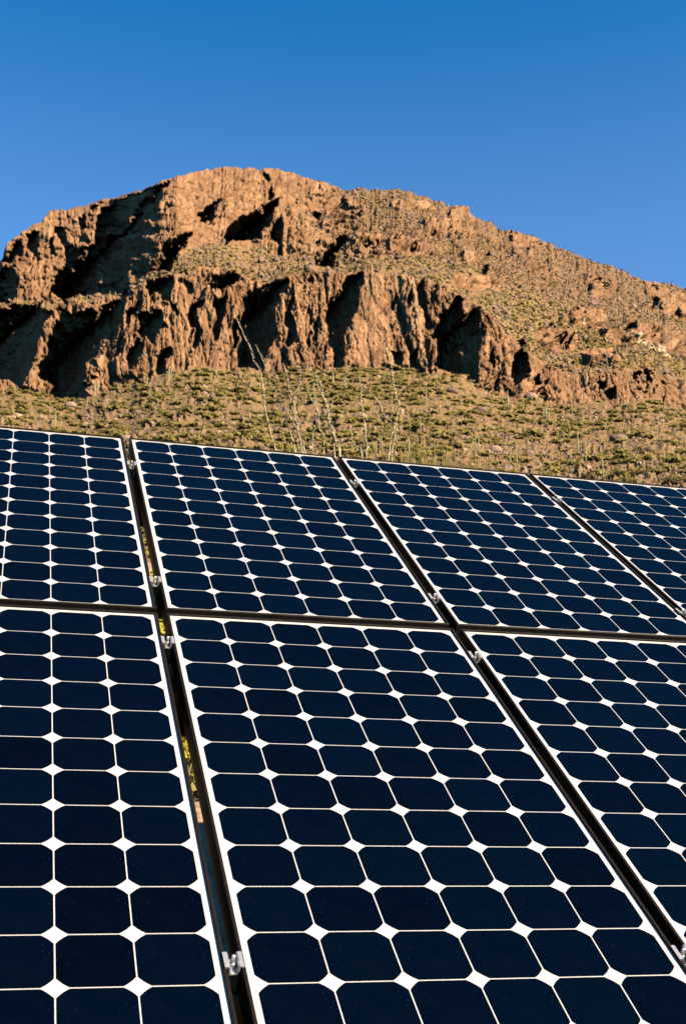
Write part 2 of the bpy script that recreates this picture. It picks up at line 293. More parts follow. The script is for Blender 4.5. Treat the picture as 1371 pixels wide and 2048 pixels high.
SHADE = [  # shadow outlines as seen; rock inside each is cut back to keep it dark
 [(200,412),(225,402),(250,393),(300,376),(346,357),(335,364),(322,395),(309,423),(285,442),(283,460),(274,488),(263,517),(261,539),(241,570),(219,583),(186,592),(140,597),(88,599),(94,590),(105,562),(116,537),(126,522),(129,494),(140,489),(164,498),(175,500),(184,476),(188,450),(197,428)],
 [(50,470),(75,455),(78,500),(74,525),(66,505),(52,495)], [(99,476),(108,474),(108,511),(97,511)],
 [(108,446),(118,450),(130,455),(133,480),(126,500),(118,475),(110,462)],
 [(4,520),(25,485),(42,478),(45,515),(20,515),(10,535)], [(-60,560),(0,545),(20,530),(35,560),(30,600),(0,600),(-60,610)],
 [(152,440),(165,430),(168,450),(158,470)], [(170,420),(185,408),(195,412),(180,424)],
 [(-150,625),(0,613),(70,608),(94,593),(140,598),(240,578),(250,575),(254,600),(247,640),(240,700),(225,720),(190,725),(175,735),(178,755),(205,760),(180,785),(150,797),(100,797),(60,790),(30,765),(0,760),(-150,770)],
 [(293,565),(335,552),(347,552),(345,580),(342,605),(355,625),(350,632),(338,605),(325,600),(318,588),(300,590),(290,575)],
 [(255,625),(278,597),(283,600),(280,620),(270,630),(258,640)],
 [(278,630),(290,622),(322,622),(322,650),(333,662),(312,665),(308,690),(300,680),(292,672),(285,675),(277,660)],
 [(262,690),(280,675),(283,700),(275,735),(262,745),(252,720)],
 [(312,710),(343,700),(343,712),(332,725),(330,755),(315,750),(310,730)],
 [(372,637),(385,610),(405,598),(410,610),(398,622),(395,640),(402,665),(395,695),(385,690),(388,655),(375,645)],
 [(415,565),(430,558),(470,545),(475,565),(455,580),(430,583),(418,578)],
 [(425,600),(452,590),(452,620),(443,640),(440,675),(430,680),(425,660),(432,625),(425,615)],
 [(468,645),(480,650),(475,690),(470,690)],
 [(478,645),(482,605),(495,590),(512,575),(530,573),(550,570),(575,550),(579,556),(576,588),(559,586),(552,617),(547,643),(552,671),(533,697),(522,722),(520,745),(505,742),(475,735),(478,710),(480,680)],
 [(575,625),(590,590),(593,600),(585,630),(592,640),(590,665),(580,690),(575,700),(568,690),(575,660),(570,650)],
 [(650,620),(660,595),(680,580),(682,560),(700,548),(727,543),(728,560),(718,570),(716,595),(715,610),(708,625),(700,640),(690,665),(688,690),(676,745),(665,735),(658,700),(660,690),(640,712),(655,680),(658,650),(652,635)],
 [(627,650),(637,632),(635,670),(626,700)], [(612,560),(620,540),(628,552),(624,572)], [(612,700),(622,660),(620,690)],
 [(837,570),(852,555),(856,600),(860,640),(850,640),(840,615)], [(812,610),(820,580),(824,600),(816,624)],
 [(780,615),(790,600),(794,612),(788,622)], [(783,705),(800,700),(800,735),(785,725)], [(818,715),(832,700),(834,715),(826,738)],
 [(878,625),(895,610),(905,600),(910,592),(925,600),(918,620),(930,632),(945,618),(960,615),(966,640),(962,665),(957,700),(955,735),(960,772),(950,772),(930,757),(900,747),(870,737),(875,710),(868,680),(848,668),(862,662),(875,650)],
 [(973,722),(983,695),(986,720),(983,735)], [(988,775),(998,735),(999,762),(992,788)],
 [(1022,730),(1035,700),(1042,665),(1058,690),(1058,720),(1050,755),(1040,765),(1030,770),(1026,750)],
 [(1062,760),(1085,735),(1095,725),(1093,755),(1085,770),(1064,770)], [(1064,783),(1080,775),(1088,785),(1090,805),(1080,802)],
 [(1192,765),(1198,752),(1209,755),(1211,775),(1200,780)], [(1206,785),(1230,775),(1231,800),(1213,803)],
 [(1260,745),(1285,737),(1308,731),(1308,760),(1310,780),(1295,785),(1276,780),(1288,770),(1280,760),(1268,758)],
 [(1313,770),(1318,755),(1333,755),(1331,790),(1326,808),(1315,795)],
 [(1178,565),(1190,558),(1205,570),(1212,586),(1200,588),(1190,574)], [(1293,602),(1303,597),(1314,610),(1305,615)],
 [(1299,575),(1318,573),(1321,588),(1305,587)], [(1247,652),(1262,646),(1264,660),(1250,662)], [(1154,630),(1165,625),(1166,636),(1156,637)],
 [(1136,620),(1148,615),(1149,624)], [(1313,663),(1324,663),(1325,674),(1316,672)], [(1354,684),(1364,682),(1364,696),(1356,692)],
 [(1092,640),(1104,632),(1106,650),(1096,652)], [(1104,680),(1120,668),(1126,684),(1112,690)], [(1132,680),(1142,668),(1146,690),(1134,696)],
 [(398,432),(415,420),(433,400),(440,391),(438,410),(433,436),(425,444),(410,452),(400,447)],
 [(297,542),(312,520),(330,500),(330,490),(350,481),(372,470),(382,470),(374,485),(362,505),(352,525),(340,542)],
 [(451,470),(463,445),(475,435),(510,420),(540,402),(559,388),(558,400),(547,420),(542,450),(527,462),(515,472),(500,477),(480,482),(455,487)],
 [(538,462),(553,440),(565,428),(564,470),(564,500),(557,512),(552,482),(540,480)],
 [(524,350),(534,347),(540,362),(534,366)], [(530,385),(540,374),(544,384),(536,396)],
 [(633,515),(650,505),(655,490),(670,475),(690,455),(707,443),(710,450),(696,465),(684,485),(676,505),(662,526),(640,524)],
 [(660,462),(668,445),(671,458),(666,470)],
 [(722,492),(740,480),(742,465),(750,461),(757,480),(755,507),(747,512),(745,495),(730,498)],
 [(907,507),(922,498),(926,515),(915,522)], [(969,504),(982,502),(984,516),(973,514)], [(1003,458),(1020,458),(1032,478),(1018,477)],
 [(1026,560),(1042,560),(1042,573),(1030,569)], [(828,486),(838,476),(840,498),(832,500)], [(704,430),(712,418),(716,432),(708,440)],
 [(685,428),(692,412),(696,420),(690,432)], [(625,425),(640,418),(646,428),(634,434)], [(968,540),(978,528),(980,566),(972,562)],
]
LIT = [
 [(80,612),(92,592),(104,588),(122,604),(114,630),(104,626),(92,622)],  # added rib blocking stray sun; those below are ribs and shelves standing forward
 [(115,612),(145,594),(190,592),(235,582),(240,592),(222,597),(205,617),(170,628),(150,630),(128,624)],
 [(243,637),(246,652),(238,678),(234,702),(230,716),(219,718),(219,685),(230,662)],
 [(114,624),(118,641),(109,650),(103,661),(104,674),(92,689),(91,711),(79,729),(83,740),(76,755),(65,768),(57,792),(44,788),(48,764),(62,742),(67,707),(76,676),(94,641),(105,627)],
 [(66,748),(106,770),(92,788),(60,798)],
 [(190,722),(232,709),(256,720),(254,737),(232,755),(219,766),(210,780),(204,770),(208,748),(192,752),(184,780),(173,775),(178,755),(192,735)],
 [(292,600),(296,620),(292,632),(288,612)], [(302,610),(308,625),(306,635),(300,622)], [(268,628),(278,630),(274,650),(276,668),(266,672),(262,650)],
 [(917,603),(930,603),(933,625),(925,632),(920,628)], [(953,620),(960,618),(962,648),(957,655)],
]
X0, X1, Y0, Y1 = -420, 1760, 300, 1120
yy, xx = np.mgrid[Y0:Y1, X0:X1]
def inpoly(poly, m=2):
    out = np.zeros(xx.shape, bool)
    xs = [p[0] for p in poly]; ys = [p[1] for p in poly]
    a, b = int(max(min(xs)-m-X0, 0)), int(min(max(xs)+m-X0, X1-X0)); c, d = int(max(min(ys)-m-Y0, 0)), int(min(max(ys)+m-Y0, Y1-Y0))
    gx, gy = xx[c:d, a:b], yy[c:d, a:b]; r = np.zeros(gx.shape, bool); n = len(poly)
    for i in range(n):
        x1, y1 = poly[i]; x2, y2 = poly[(i+1) % n]
        if y1 == y2: continue
        r ^= ((gy < y1) != (gy < y2)) & (gx < (x2-x1)*(gy-y1)/(y2-y1)+x1)
    out[c:d, a:b] = r; return out
litm = np.zeros(xx.shape, bool)
for p in LIT: litm |= inpoly(p)
shm = np.zeros(xx.shape, bool)
for p in SHADE: shm |= inpoly(p)
shm &= ~litm
CRG = np.zeros(xx.shape)
for p in CRAG: CRG = np.maximum(CRG, inpoly(p).astype(float))
def base_R(x, y):
    """distance of the smooth mountain face seen at a point of the view"""
    cx, cy = (x-CX)/FPX, (CY-y)/FPX
    Y = math.cos(PITCH)-cy*math.sin(PITCH); Zz = math.sin(PITCH)+cy*math.cos(PITCH)
    a = np.arctan2(cx, Y); t = Zz/np.hypot(cx, Y)
    tS_, tB_, tL_, tE_ = [np.interp(a, *curve(k)) for k in (SKY, BASE, LTOP, LEDG)]
    tE_ = np.minimum(tE_, tS_-0.012); tL_ = np.minimum(tL_, tE_-0.004); t0 = 0.2553
    iB, iL, iE, iS = [1/np.interp(a, *k) for k in (RB, RL, RE, RS)]
    seg = lambda u, v, iu, iv: iu+(iv-iu)*(t-u)/(v-u)
    inv = np.where(t < tB_, seg(t0, tB_, 1/112., iB), np.where(t < tL_, seg(tB_, tL_, iB, iL), np.where(t < tE_, seg(tL_, tE_, iL, iE), seg(tE_, tS_, iE, iS))))
    return a, t, 1/inv
AA, TT, RR = base_R(xx.astype(float), yy.astype(float))
def blur(a, k):
    for ax in (0, 1):
        s = np.zeros_like(a); n = 0
        for d in range(-k, k+1): s += np.roll(a, d, ax); n += 1
        a = s/n
    return a
# cut every recess back to where the ribs and rims on its sunny side really do shade it
near = np.zeros_like(shm)
for d in (-2, -1, 1, 2): near |= np.roll(shm, d, 0) | np.roll(shm, d, 1)
near &= ~shm
tSr = np.interp(AA, *curve(SKY)); near &= TT < tSr-0.0006
qa, qt, qr = AA[near], TT[near], RR[near]
Qx, Qy, Qz = qr*np.sin(qa), qr*np.cos(qa), qr*qt
S_ = np.full(shm.shape, 1e4)
for t in np.arange(0.3, 75, 0.35):
    x, y, z = Qx-sdir.x*t, Qy-sdir.y*t, Qz-sdir.z*t
    zc_ = y*math.cos(PITCH)+z*math.sin(PITCH); yc_ = -y*math.sin(PITCH)+z*math.cos(PITCH)
    ix = np.round(CX+FPX*x/zc_-X0).astype(int); iy = np.round(CY-FPX*yc_/zc_-Y0).astype(int)
    ok = (ix >= 0) & (iy >= 0) & (ix < shm.shape[1]) & (iy < shm.shape[0])
    np.minimum.at(S_, (iy[ok], ix[ok]), np.hypot(x, y)[ok])
for _ in range(3): S_ = np.minimum.reduce([S_]+[np.roll(S_, d, ax)+0.3 for ax in (0, 1) for d in (-1, 1)])
for _ in range(40):
    nb = np.minimum.reduce([np.roll(S_, d, ax)+0.1 for ax in (0, 1) for d in (-1, 1)]); S_ = np.where(S_ > 5e3, nb, S_)
S_ = np.where(S_ > 5e3, RR+5, S_)
DEP = np.where(shm, np.clip(S_-RR+2.0, 2.0, 60), 0.0)
# check with rays towards the sun and deepen where light would still get in
sub = np.zeros_like(shm); sub[::2, ::2] = True
py_, px_ = np.nonzero(shm & sub & (xx > -60) & (xx < 1440))
pa, pt, pr = AA[py_, px_], TT[py_, px_], RR[py_, px_]
for it in range(2):
    RF = np.where(TT < tSr, RR+DEP, 1e5); cand = np.array([1.2, 2.2, 3.2, 4.2, 5.5, 7, 8.5, 10, 12, 14, 16.5, 19, 22, 25, 28, 32, 36, 40, 45, 50, 55, 60]); sh_ = np.zeros((len(cand), len(pr)), bool)
    for ci, dd in enumerate(cand):
        r = pr+dd; X_, Y_, Z_ = r*np.sin(pa), r*np.cos(pa), r*pt; bl_ = np.zeros(len(pr), bool)
        for t in np.arange(1.5, 100, 1.5):
            x, y, z = X_+sdir.x*t, Y_+sdir.y*t, Z_+sdir.z*t
            zc_ = y*math.cos(PITCH)+z*math.sin(PITCH); yc_ = -y*math.sin(PITCH)+z*math.cos(PITCH)
            ix = np.clip(np.round(CX+FPX*x/zc_-X0).astype(int), 0, shm.shape[1]-1); iy = np.clip(np.round(CY-FPX*yc_/zc_-Y0).astype(int), 0, shm.shape[0]-1)
            bl_ |= np.hypot(x, y) > RF[iy, ix]+0.3
        sh_[ci] = bl_
    good = sh_.copy(); good[1:] &= sh_[:-1]; good[:-1] &= sh_[1:]; good[0] = False
    k = np.argmax(good, 0); ok = good[k, np.arange(len(pr))]
    nd = np.where(ok, cand[k], DEP[py_, px_])
    G = np.full((shm.shape[0]//2+1, shm.shape[1]//2+1), np.nan); G[py_//2, px_//2] = nd
    up2 = np.repeat(np.repeat(G, 2, 0), 2, 1)[:shm.shape[0], :shm.shape[1]]
    DEP = np.where(shm, np.where(np.isnan(up2), DEP, up2), 0)
vb = DEP.copy()
for _ in range(2):
    s1 = sum(np.roll(np.roll(vb*shm, d, 0), e, 1) for d in range(-2, 3) for e in range(-2, 3)); n1_ = sum(np.roll(np.roll(shm.astype(float), d, 0), e, 1) for d in range(-2, 3) for e in range(-2, 3))
    vb = np.where(shm, s1/np.maximum(n1_, 1), 0)
DEP = blur(vb, 1)
def samp(R, x, y):
    fx = np.clip(x-X0, 0, xx.shape[1]-1.01); fy = np.clip(y-Y0, 0, xx.shape[0]-1.01)
    ix, iy = fx.astype(int), fy.astype(int); fx, fy = fx-ix, fy-iy
    return (R[iy, ix]*(1-fx)+R[iy, ix+1]*fx)*(1-fy)+(R[iy+1, ix]*(1-fx)+R[iy+1, ix+1]*fx)*fy

a_lo, a_hi = azx(-70), azx(1440)
az = np.concatenate([np.linspace(rad(-58), a_lo, 90)[:-1], np.linspace(a_lo, a_hi, 1560), np.linspace(a_hi, rad(58), 90)[1:]])
def ip(c, a): return np.interp(a, c[0], c[1])
fade = np.clip((rad(57)-np.abs(az))/rad(30), 0, 1); fade = fade*fade*(3-2*fade)
tS, tB, tL, tE = [ip(curve(k), az) for k in (SKY, BASE, LTOP, LEDG)]
tS = tS + 0.0024*(fbm(az*420, az*0+3, 4, 3)-0.5)+0.0020*(np.floor(3*vnoise(az*260, az*0+9, 4))/3-0.4)
tE = np.minimum(tE, tS-0.012); tL = np.minimum(tL, tE-0.004)
rB, rL, rE, rS = [ip(k, az) for k in (RB, RL, RE, RS)]
T0 = 0.26                                         # 110 m
n0, n1, n2 = 40, 620, 14
NR = n0+n1
T = np.zeros((NR, len(az))); Rr = np.zeros_like(T)
rlow = np.linspace(58, 112, n0)
for k in range(n0):
    Rr[k] = rlow[k]; T[k] = (zg(rlow[k])-1.2-CAMZ)/rlow[k] - 0.0
for j in range(len(az)):
    tt = np.linspace(T[n0-1, j]+0.001, tS[j], n1)
    inv = np.interp(tt, [T[n0-1, j], tB[j], tL[j], tE[j], tS[j]], [1/112., 1/rB[j], 1/rL[j], 1/rE[j], 1/rS[j]])
    T[n0:, j] = tt; Rr[n0:, j] = 1/inv
# place on the picture plane, only to look up the traced outlines
A = np.broadcast_to(az, T.shape)
Dx, Dy = np.sin(A), np.cos(A)
zc = Dy*math.cos(PITCH)+T*math.sin(PITCH); yc = -Dy*math.sin(PITCH)+T*math.cos(PITCH)
PX = CX+FPX*Dx/zc; PY = CY-FPX*yc/zc
U = A*380.0; W = T*380.0
tBn, tLn, tEn, tSn = [np.broadcast_to(k, T.shape) for k in (tB, tL, tE, tS)]
sm = lambda x, a, b: np.clip((x-a)/(b-a), 0, 1)**2*(3-2*np.clip((x-a)/(b-a), 0, 1))
wob = (fbm(U/9, W/9, 4, 31)-0.5)
jag = wob*0.018
lower = sm(T+jag, tBn-0.001, tBn+0.003)*(1-sm(T+jag*1.5, tLn-0.004, tLn+0.003))
rightfade = 1-sm(PX, 1080, 1330)*0.25
lower *= rightfade
upl = sm(T+jag, tEn, tEn+0.006)
cliffx = 1-sm(PX+wob*60, 560, 680)                      # the bare upper cliffs are on the left
outc = sm(fbm(U/16, W/6, 5, 77)+0.14*(vnoise(U/60, W/30, 5)-0.5), 0.55, 0.62)     # outcrop bands on the right-hand slope
upper = upl*(cliffx+(1-cliffx)*(0.12+0.70*outc))
crest = sm(T, tSn-0.012, tSn-0.004)*(1-cliffx)*0.5*(fbm(U/14, W/14, 3, 8) > 0.45)
band2 = (1-sm(np.abs(PY-(475+(PX-700)*0.10)), 20, 42))*sm(PX, 640, 700)*(1-sm(PX, 960, 1010))*0.75*upl
ROCK = np.clip(np.maximum.reduce([lower, upper, crest, band2]), 0, 1)
ledge = sm(T, tLn-0.002, tLn+0.003)*(1-sm(T+jag, tEn-0.002, tEn+0.006))
talus = 1-sm(T+jag, tBn-0.002, tBn+0.002)
seam = np.exp(-((PY-(672+(PX-1150)*0.36+14*np.sin(PX/45)))/26.0)**2)*sm(PX, 900, 1000)     # green draw crossing the right slope
VEG = np.clip(ledge*0.45+talus*0.55+seam*0.4*(1-lower)+(1-cliffx)*0.12+0.5*(fbm(U/30, W/16, 4, 55)-0.5), 0, 1)*(0.45+0.9*fbm(U/4, W/3, 4, 91))
ROCK = np.clip(ROCK*(1-0.7*seam*(T > tLn)), 0, 1)
CRG_s = samp(blur(CRG, 4), PX+wob*26, PY+wob*18+(fbm(U/3, W/3, 3, 45)-0.5)*18)
CRG_s = sm(CRG_s, 0.25, 0.7)
ROCK = np.maximum(ROCK, CRG_s*0.95)
shade_s = samp(DEP, PX+wob*16+12*(fbm(U/1.8, W/4.0, 3, 12)-0.5), PY+(fbm(U/7, W/7, 3, 44)-0.5)*12+17*(fbm(U/2.0, W/2.0, 3, 46)-0.5))
frag = sm(fbm(U/1.7, W/2.2, 4, 48), 0.44, 0.53); loc = (PX > 640)*(PY < 735)*(shade_s < 14)*(T > tLn)
shade_s = shade_s*np.where(loc > 0, frag*0.8, np.where((PX > 1075)*(shade_s < 18) > 0, 0.15+0.85*frag, 1))
ROCK = np.maximum(ROCK*(1-0.35*upl*(1-cliffx)*(1-CRG_s)), np.clip(shade_s/3, 0, 1)*(T > tBn-0.003))
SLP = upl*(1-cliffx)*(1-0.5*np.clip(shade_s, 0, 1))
PALE = np.zeros_like(T)
for cx_, cy_, l_, h_, s_ in ((1300, 686, 42, 7, 0.42), (1325, 700, 30, 4, 0.5), (30, 833, 26, 6, -0.45), (1168, 640, 14, 2.5, 0.5)):
    dx, dy = PX-cx_, PY-cy_; v = dy-dx*s_
    PALE = np.maximum(PALE, (1-sm((dx/l_)**2+(v/h_)**2+(fbm(U/2, W/1.4, 3, 66)-0.5)*2.2, 0.6, 1.0))*0.9)

# rock relief
lean = U+(W-140)*0.16*np.clip((PX-200)/700, 0, 1)
wx = (fbm(U/6, W/10, 4, 1)-0.5)*4.5; wy = (fbm(U/6, W/10, 4, 2)-0.5)*7
wv = (fbm(U/3, W/9, 3, 6)-0.5)*1.6
f1, f2, id1, t1 = voro((lean+wx+wv)/6.5, (W+wy)/38, 3)
g1, g2, id2, t2 = voro((lean+wx*0.8+wv)/2.6, (W+wy*0.8)/15.0, 13)
e1, e2, id6, t6 = voro((lean+wx)/3.4+5, (W+wy*0.6+2*(id2-0.5))/5.2, 53)
k1, k2, id3, t3 = voro((U+wx*0.5)/1.3, (W+wy*0.4)/2.7, 23)
i1, i2, id4, t4 = voro((U+wx*0.8)/3.8, (W+wy*0.6)/2.4, 33)
m1, m2, id5, t5 = voro((U+wx*0.3)/0.66, (W+wx*0.3)/0.8, 43)
cr = lambda a, b, k: -np.exp(-(b-a)*k)
rnd = lambda a, b, k: 1-np.exp(-(b-a)*k)
pil = lambda a, b: 1-(2*a/(a+b+1e-6))**2.2
tall = np.clip(lower+0.38*upl*cliffx, 0, 1)
rough = (0.45+1.1*fbm(U/17, W/24, 3, 61))*(1-0.5*np.exp(-((PX-735-(PY-640)*-0.12)/38)**2))                    # some walls stay massive, others break up
calm = 1/(1+0.5*np.clip(shade_s, 0, 8))*(1-0.68*sm(T, tSn-0.035, tSn-0.004))
terr = (W+5*fbm(U/30, W/30, 3, 15)*2+1.6*fbm(U/4, W/4, 3, 16))/7.5; tf = terr-np.floor(terr)
terrace = (np.where(tf < 0.62, tf/0.62, (1-tf)/0.38))*(0.3+1.4*(fbm(U/12, W/7, 3, 18) > 0.5))
H = ROCK*(tall*(2.5*(id1-0.5)+1.8*t1+1.6*pil(f1, f2)+0.66*rough*(1.3*(id2-0.5)+0.8*t2+0.9*pil(g1, g2)+0.35*cr(g1, g2, 10)+0.8*(id6-0.5)+1.2*t6+0.3*cr(e1, e2, 12)))*calm
     + (1-tall)*(1-0.5*sm(T, tSn-0.02, tSn))*(1-0.4*cliffx)*(2.5*(id4-0.45)+2.4*t4+0.8*cr(i1, i2, 9)-2.2*terrace)
     + (0.45+0.55*rough)*(0.7+0.3*tall)*np.sqrt(calm)*0.58*(0.85*(id3-0.5)+0.95*t3+0.35*cr(k1, k2, 10)))
H += (0.2+0.15*ROCK+0.25*ROCK*tall)*calm*(0.5*(id5-0.5)+0.6*t5)
H += (1-ROCK)*(0.7*(id3 > 0.7)*rnd(k1, k2, 3)+1.0*(id4 > 0.86)*rnd(i1, i2, 2.5)-0.7*terrace*(1-talus))
H += (1.8*CRG_s*(1-cliffx)*(T > tLn)+(1-cliffx)*upl*7*(fbm((U+W*1.2)/38, (W-U*0.4)/90, 3, 21)-0.5))*(1-0.6*sm(T, tSn-0.02, tSn))
H += 3.4*(fbm(U/26, W/40, 3, 9)-0.5)*np.clip(T/0.4, 0, 1)*calm+(0.45+0.55*(1-talus))*(fbm(U/3, W/3, 4, 19)-0.5)
HQ = np.floor(H/1.15+0.5)*1.15+0.25*(H-np.floor(H/1.15+0.5)*1.15)
H = H+(HQ-H)*ROCK*0.5
H *= 1-0.25*lower*sm(PX, 200, 260)*(1-sm(PX, 480, 640))
H *= 1-0.55*lower*np.exp(-((PX-745-(PY-640)*-0.15)/50)**2)
H *= sm(T, 0.27, 0.31)*np.clip(fade, 0.2, 1)
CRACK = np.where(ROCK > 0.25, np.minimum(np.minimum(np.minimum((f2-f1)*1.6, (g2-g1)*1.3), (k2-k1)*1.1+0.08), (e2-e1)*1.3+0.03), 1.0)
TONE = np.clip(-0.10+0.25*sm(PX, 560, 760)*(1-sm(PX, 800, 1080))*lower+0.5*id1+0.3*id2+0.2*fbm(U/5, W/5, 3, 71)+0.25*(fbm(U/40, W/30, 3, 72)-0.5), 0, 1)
R2 = Rr+shade_s*np.clip((T-tBn)/0.006+0.4, 0, 1)*(1-0.0*T)
# keep the crest from being cut back
R2 = R2+(Rr-R2)*sm(T, tSn-0.004, tSn)
Z = CAMZ+R2*T
Xp, Yp = R2*Dx, R2*Dy
P3 = np.stack([Rr*Dx, Rr*Dy, CAMZ+Rr*T], -1)
# smooth base normal
du = np.gradient(P3, axis=1)/np.maximum(np.gradient(az), 1e-9)[None, :, None]; dv = np.gradient(P3, axis=0)
nrm = np.cross(du, dv); nrm /= np.linalg.norm(nrm, axis=-1, keepdims=True)+1e-12
sg = np.sign(np.sum(nrm*np.stack([-Dx, -Dy, 0*Dx+0.3], -1), -1)); nrm *= sg[..., None]
hz = np.hypot(nrm[..., 0], nrm[..., 1])+1e-6; nrm = np.stack([nrm[..., 0]/hz, nrm[..., 1]/hz, np.full_like(hz, 0.16)], -1)
V = np.stack([Xp, Yp, Z], -1)+nrm*H[..., None]
V[..., 2] = CAMZ+(V[..., 2]-CAMZ)*fade[None, :]+(1-fade)[None, :]*(-4)
# the far side of the mountain
back = []
last = V[-1]
for k in range(1, n2+1):
    q = k/n2; rr_ = np.hypot(last[:, 0], last[:, 1]); nr = rr_+q*330
    zz = last[:, 2]+3*q-(last[:, 2]+8)*q*q
    back.append(np.stack([nr*np.sin(az), nr*np.cos(az), zz+(fbm(az*60, az*0+k, 3, 5)-0.5)*8*min(1, k/3)], -1))
VV = np.concatenate([V, np.array(back)], 0)
nr_, nc_ = VV.shape[:2]
def grid_mesh(name, VV, material, attrs=None, wrap=False):
    nr_, nc_ = VV.shape[:2]
    idx = np.arange(nr_*nc_).reshape(nr_, nc_)
    if wrap: idx = np.concatenate([idx, idx[:, :1]], 1)
    quads = np.stack([idx[:-1, :-1], idx[:-1, 1:], idx[1:, 1:], idx[1:, :-1]], -1).reshape(-1, 4)
    me = bpy.data.meshes.new(name); me.vertices.add(nr_*nc_); me.vertices.foreach_set('co', VV.reshape(-1).astype(np.float32))
    me.loops.add(len(quads)*4); me.loops.foreach_set('vertex_index', quads.reshape(-1).astype(np.int32))
    me.polygons.add(len(quads)); me.polygons.foreach_set('loop_start', np.arange(0, len(quads)*4, 4, dtype=np.int32))
    me.update(calc_edges=True); me.materials.append(material)
    for k, v in (attrs or {}).items():
        a = me.attributes.new(k, 'FLOAT', 'POINT'); a.data.foreach_set('value', v.reshape(-1).astype(np.float32))
    return me
def ext(a, v=0.3): return np.concatenate([a, np.full((n2, a.shape[1]), v)], 0)
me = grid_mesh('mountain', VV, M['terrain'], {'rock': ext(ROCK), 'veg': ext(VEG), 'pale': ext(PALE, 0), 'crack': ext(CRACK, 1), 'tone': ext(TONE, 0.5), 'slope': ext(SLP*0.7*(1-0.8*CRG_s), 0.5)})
tag(link('mountain', me), kind='structure')
# the ground sheet, to the horizon
gr = np.concatenate([[0.001], np.linspace(1, 30, 60), np.linspace(32, 75, 24), [85, 100, 130, 200, 400, 900, 2500, 7000, 20000]])
ga = np.linspace(-math.pi, math.pi, 181)[:-1]
GR, GA = np.meshgrid(gr, ga, indexing='ij')
def gz(r, a):
    k = np.clip((rad(150)-np.abs(a))/rad(75), 0, 1); k = k*k*(3-2*k)
    z = zg(np.minimum(r, 75.0))
    z = z*np.clip(1-(r-75)/60.0, 0, 1)*k
    x, y = r*np.sin(a), r*np.cos(a)
    return z+0.10*(fbm(x/1.1+50, y/1.1+50, 3, 2)-0.5)*np.clip(r/3, 0, 1)
GZ = gz(GR, GA)
tag(link('ground', grid_mesh('ground', np.stack([GR*np.sin(GA), GR*np.cos(GA), GZ], -1), M['ground'], wrap=True)), kind='structure')
def ground_at(x, y): return float(gz(np.array([math.hypot(x, y)]), np.array([math.atan2(x, y)]))[0])

# ------------------------------------------------------------------ where plants and stones stand on the mountain
PXv = CX+FPX*V[..., 0]/np.maximum(V[..., 1]*math.cos(PITCH)+(V[..., 2]-CAMZ)*math.sin(PITCH), 1)
PYv = CY-FPX*(-V[..., 1]*math.sin(PITCH)+(V[..., 2]-CAMZ)*math.cos(PITCH))/np.maximum(V[..., 1]*math.cos(PITCH)+(V[..., 2]-CAMZ)*math.sin(PITCH), 1)
def at(x, y):
    a, t = ray(x, y)
    j = int(np.clip(np.searchsorted(az, a), 3, len(az)-4))
    sub = (PXv[n0:, j-3:j+4]-x)**2+(PYv[n0:, j-3:j+4]-y)**2
    i, jj = np.unravel_index(np.argmin(sub), sub.shape)
    return Vector(V[n0+i, j-3+jj]), n0+i, j-3+jj
rng = random.Random(7)

def leaves_np(R, n, rx, rz, size, lumps=6, fill=0.35):
    """n leaf clumps of a low rounded bush, as quads; returns verts (n*4,3) and a tone per vertex"""
    lc = R.normal(0, 1, (lumps, 3)); lc /= np.linalg.norm(lc, axis=1, keepdims=True); lc[:, 2] = np.abs(lc[:, 2])
    lc *= R.uniform(0.25, 0.62, (lumps, 1)); lr = R.uniform(0.32, 0.55, lumps)
    k = R.integers(0, lumps, n); d = R.normal(0, 1, (n, 3)); d /= np.linalg.norm(d, axis=1, keepdims=True)
    p = lc[k]+d*lr[k][:, None]*R.uniform(fill, 1, (n, 1))**0.6
    p[:, 2] = np.abs(p[:, 2])
    p *= np.array([rx, rx, rz])
    ln = d*0.7+R.normal(0, 0.55, (n, 3))+np.array([0.25, -0.2, 0.5])
    u = np.cross(ln, R.normal(0, 1, (n, 3))); u /= np.linalg.norm(u, axis=1, keepdims=True)
    v = np.cross(ln, u); v /= np.linalg.norm(v, axis=1, keepdims=True)
    s = R.uniform(0.6, 1.4, (n, 1))*size
    q = np.stack([p-u*s-v*s*0.6, p+u*s-v*s*0.6, p+u*s*0.7+v*s*0.6, p-u*s*0.7+v*s*0.6], 1)
    t = np.repeat(np.clip(R.uniform(0, 1, n)*0.7+R.uniform(0, 1, lumps)[k]*0.3, 0, 1), 4)
    return q.reshape(-1, 3), t
def quads_mesh(name, V_, t, material, k=4):
    n = len(V_)//k; me = bpy.data.meshes.new(name); me.vertices.add(len(V_)); me.vertices.foreach_set('co', V_.reshape(-1).astype(np.float32))
    me.loops.add(len(V_)); me.loops.foreach_set('vertex_index', np.arange(len(V_), dtype=np.int32))
    me.polygons.add(n); me.polygons.foreach_set('loop_start', np.arange(0, len(V_), k, dtype=np.int32)); me.update(calc_edges=True)
    me.materials.append(material); a = me.attributes.new('shade', 'FLOAT', 'POINT'); a.data.foreach_set('value', t.astype(np.float32)); return me
RN = np.random.default_rng(11)
shrub_meshes = []
for k in range(10):
    v, t = leaves_np(RN, 520, 1.05, 0.60+0.12*(k % 3), 0.085, 12, 0.15)
    shrub_meshes.append(quads_mesh('shrub', v, t, M['leaf'] if k < 8 else M['leaf_dry']))

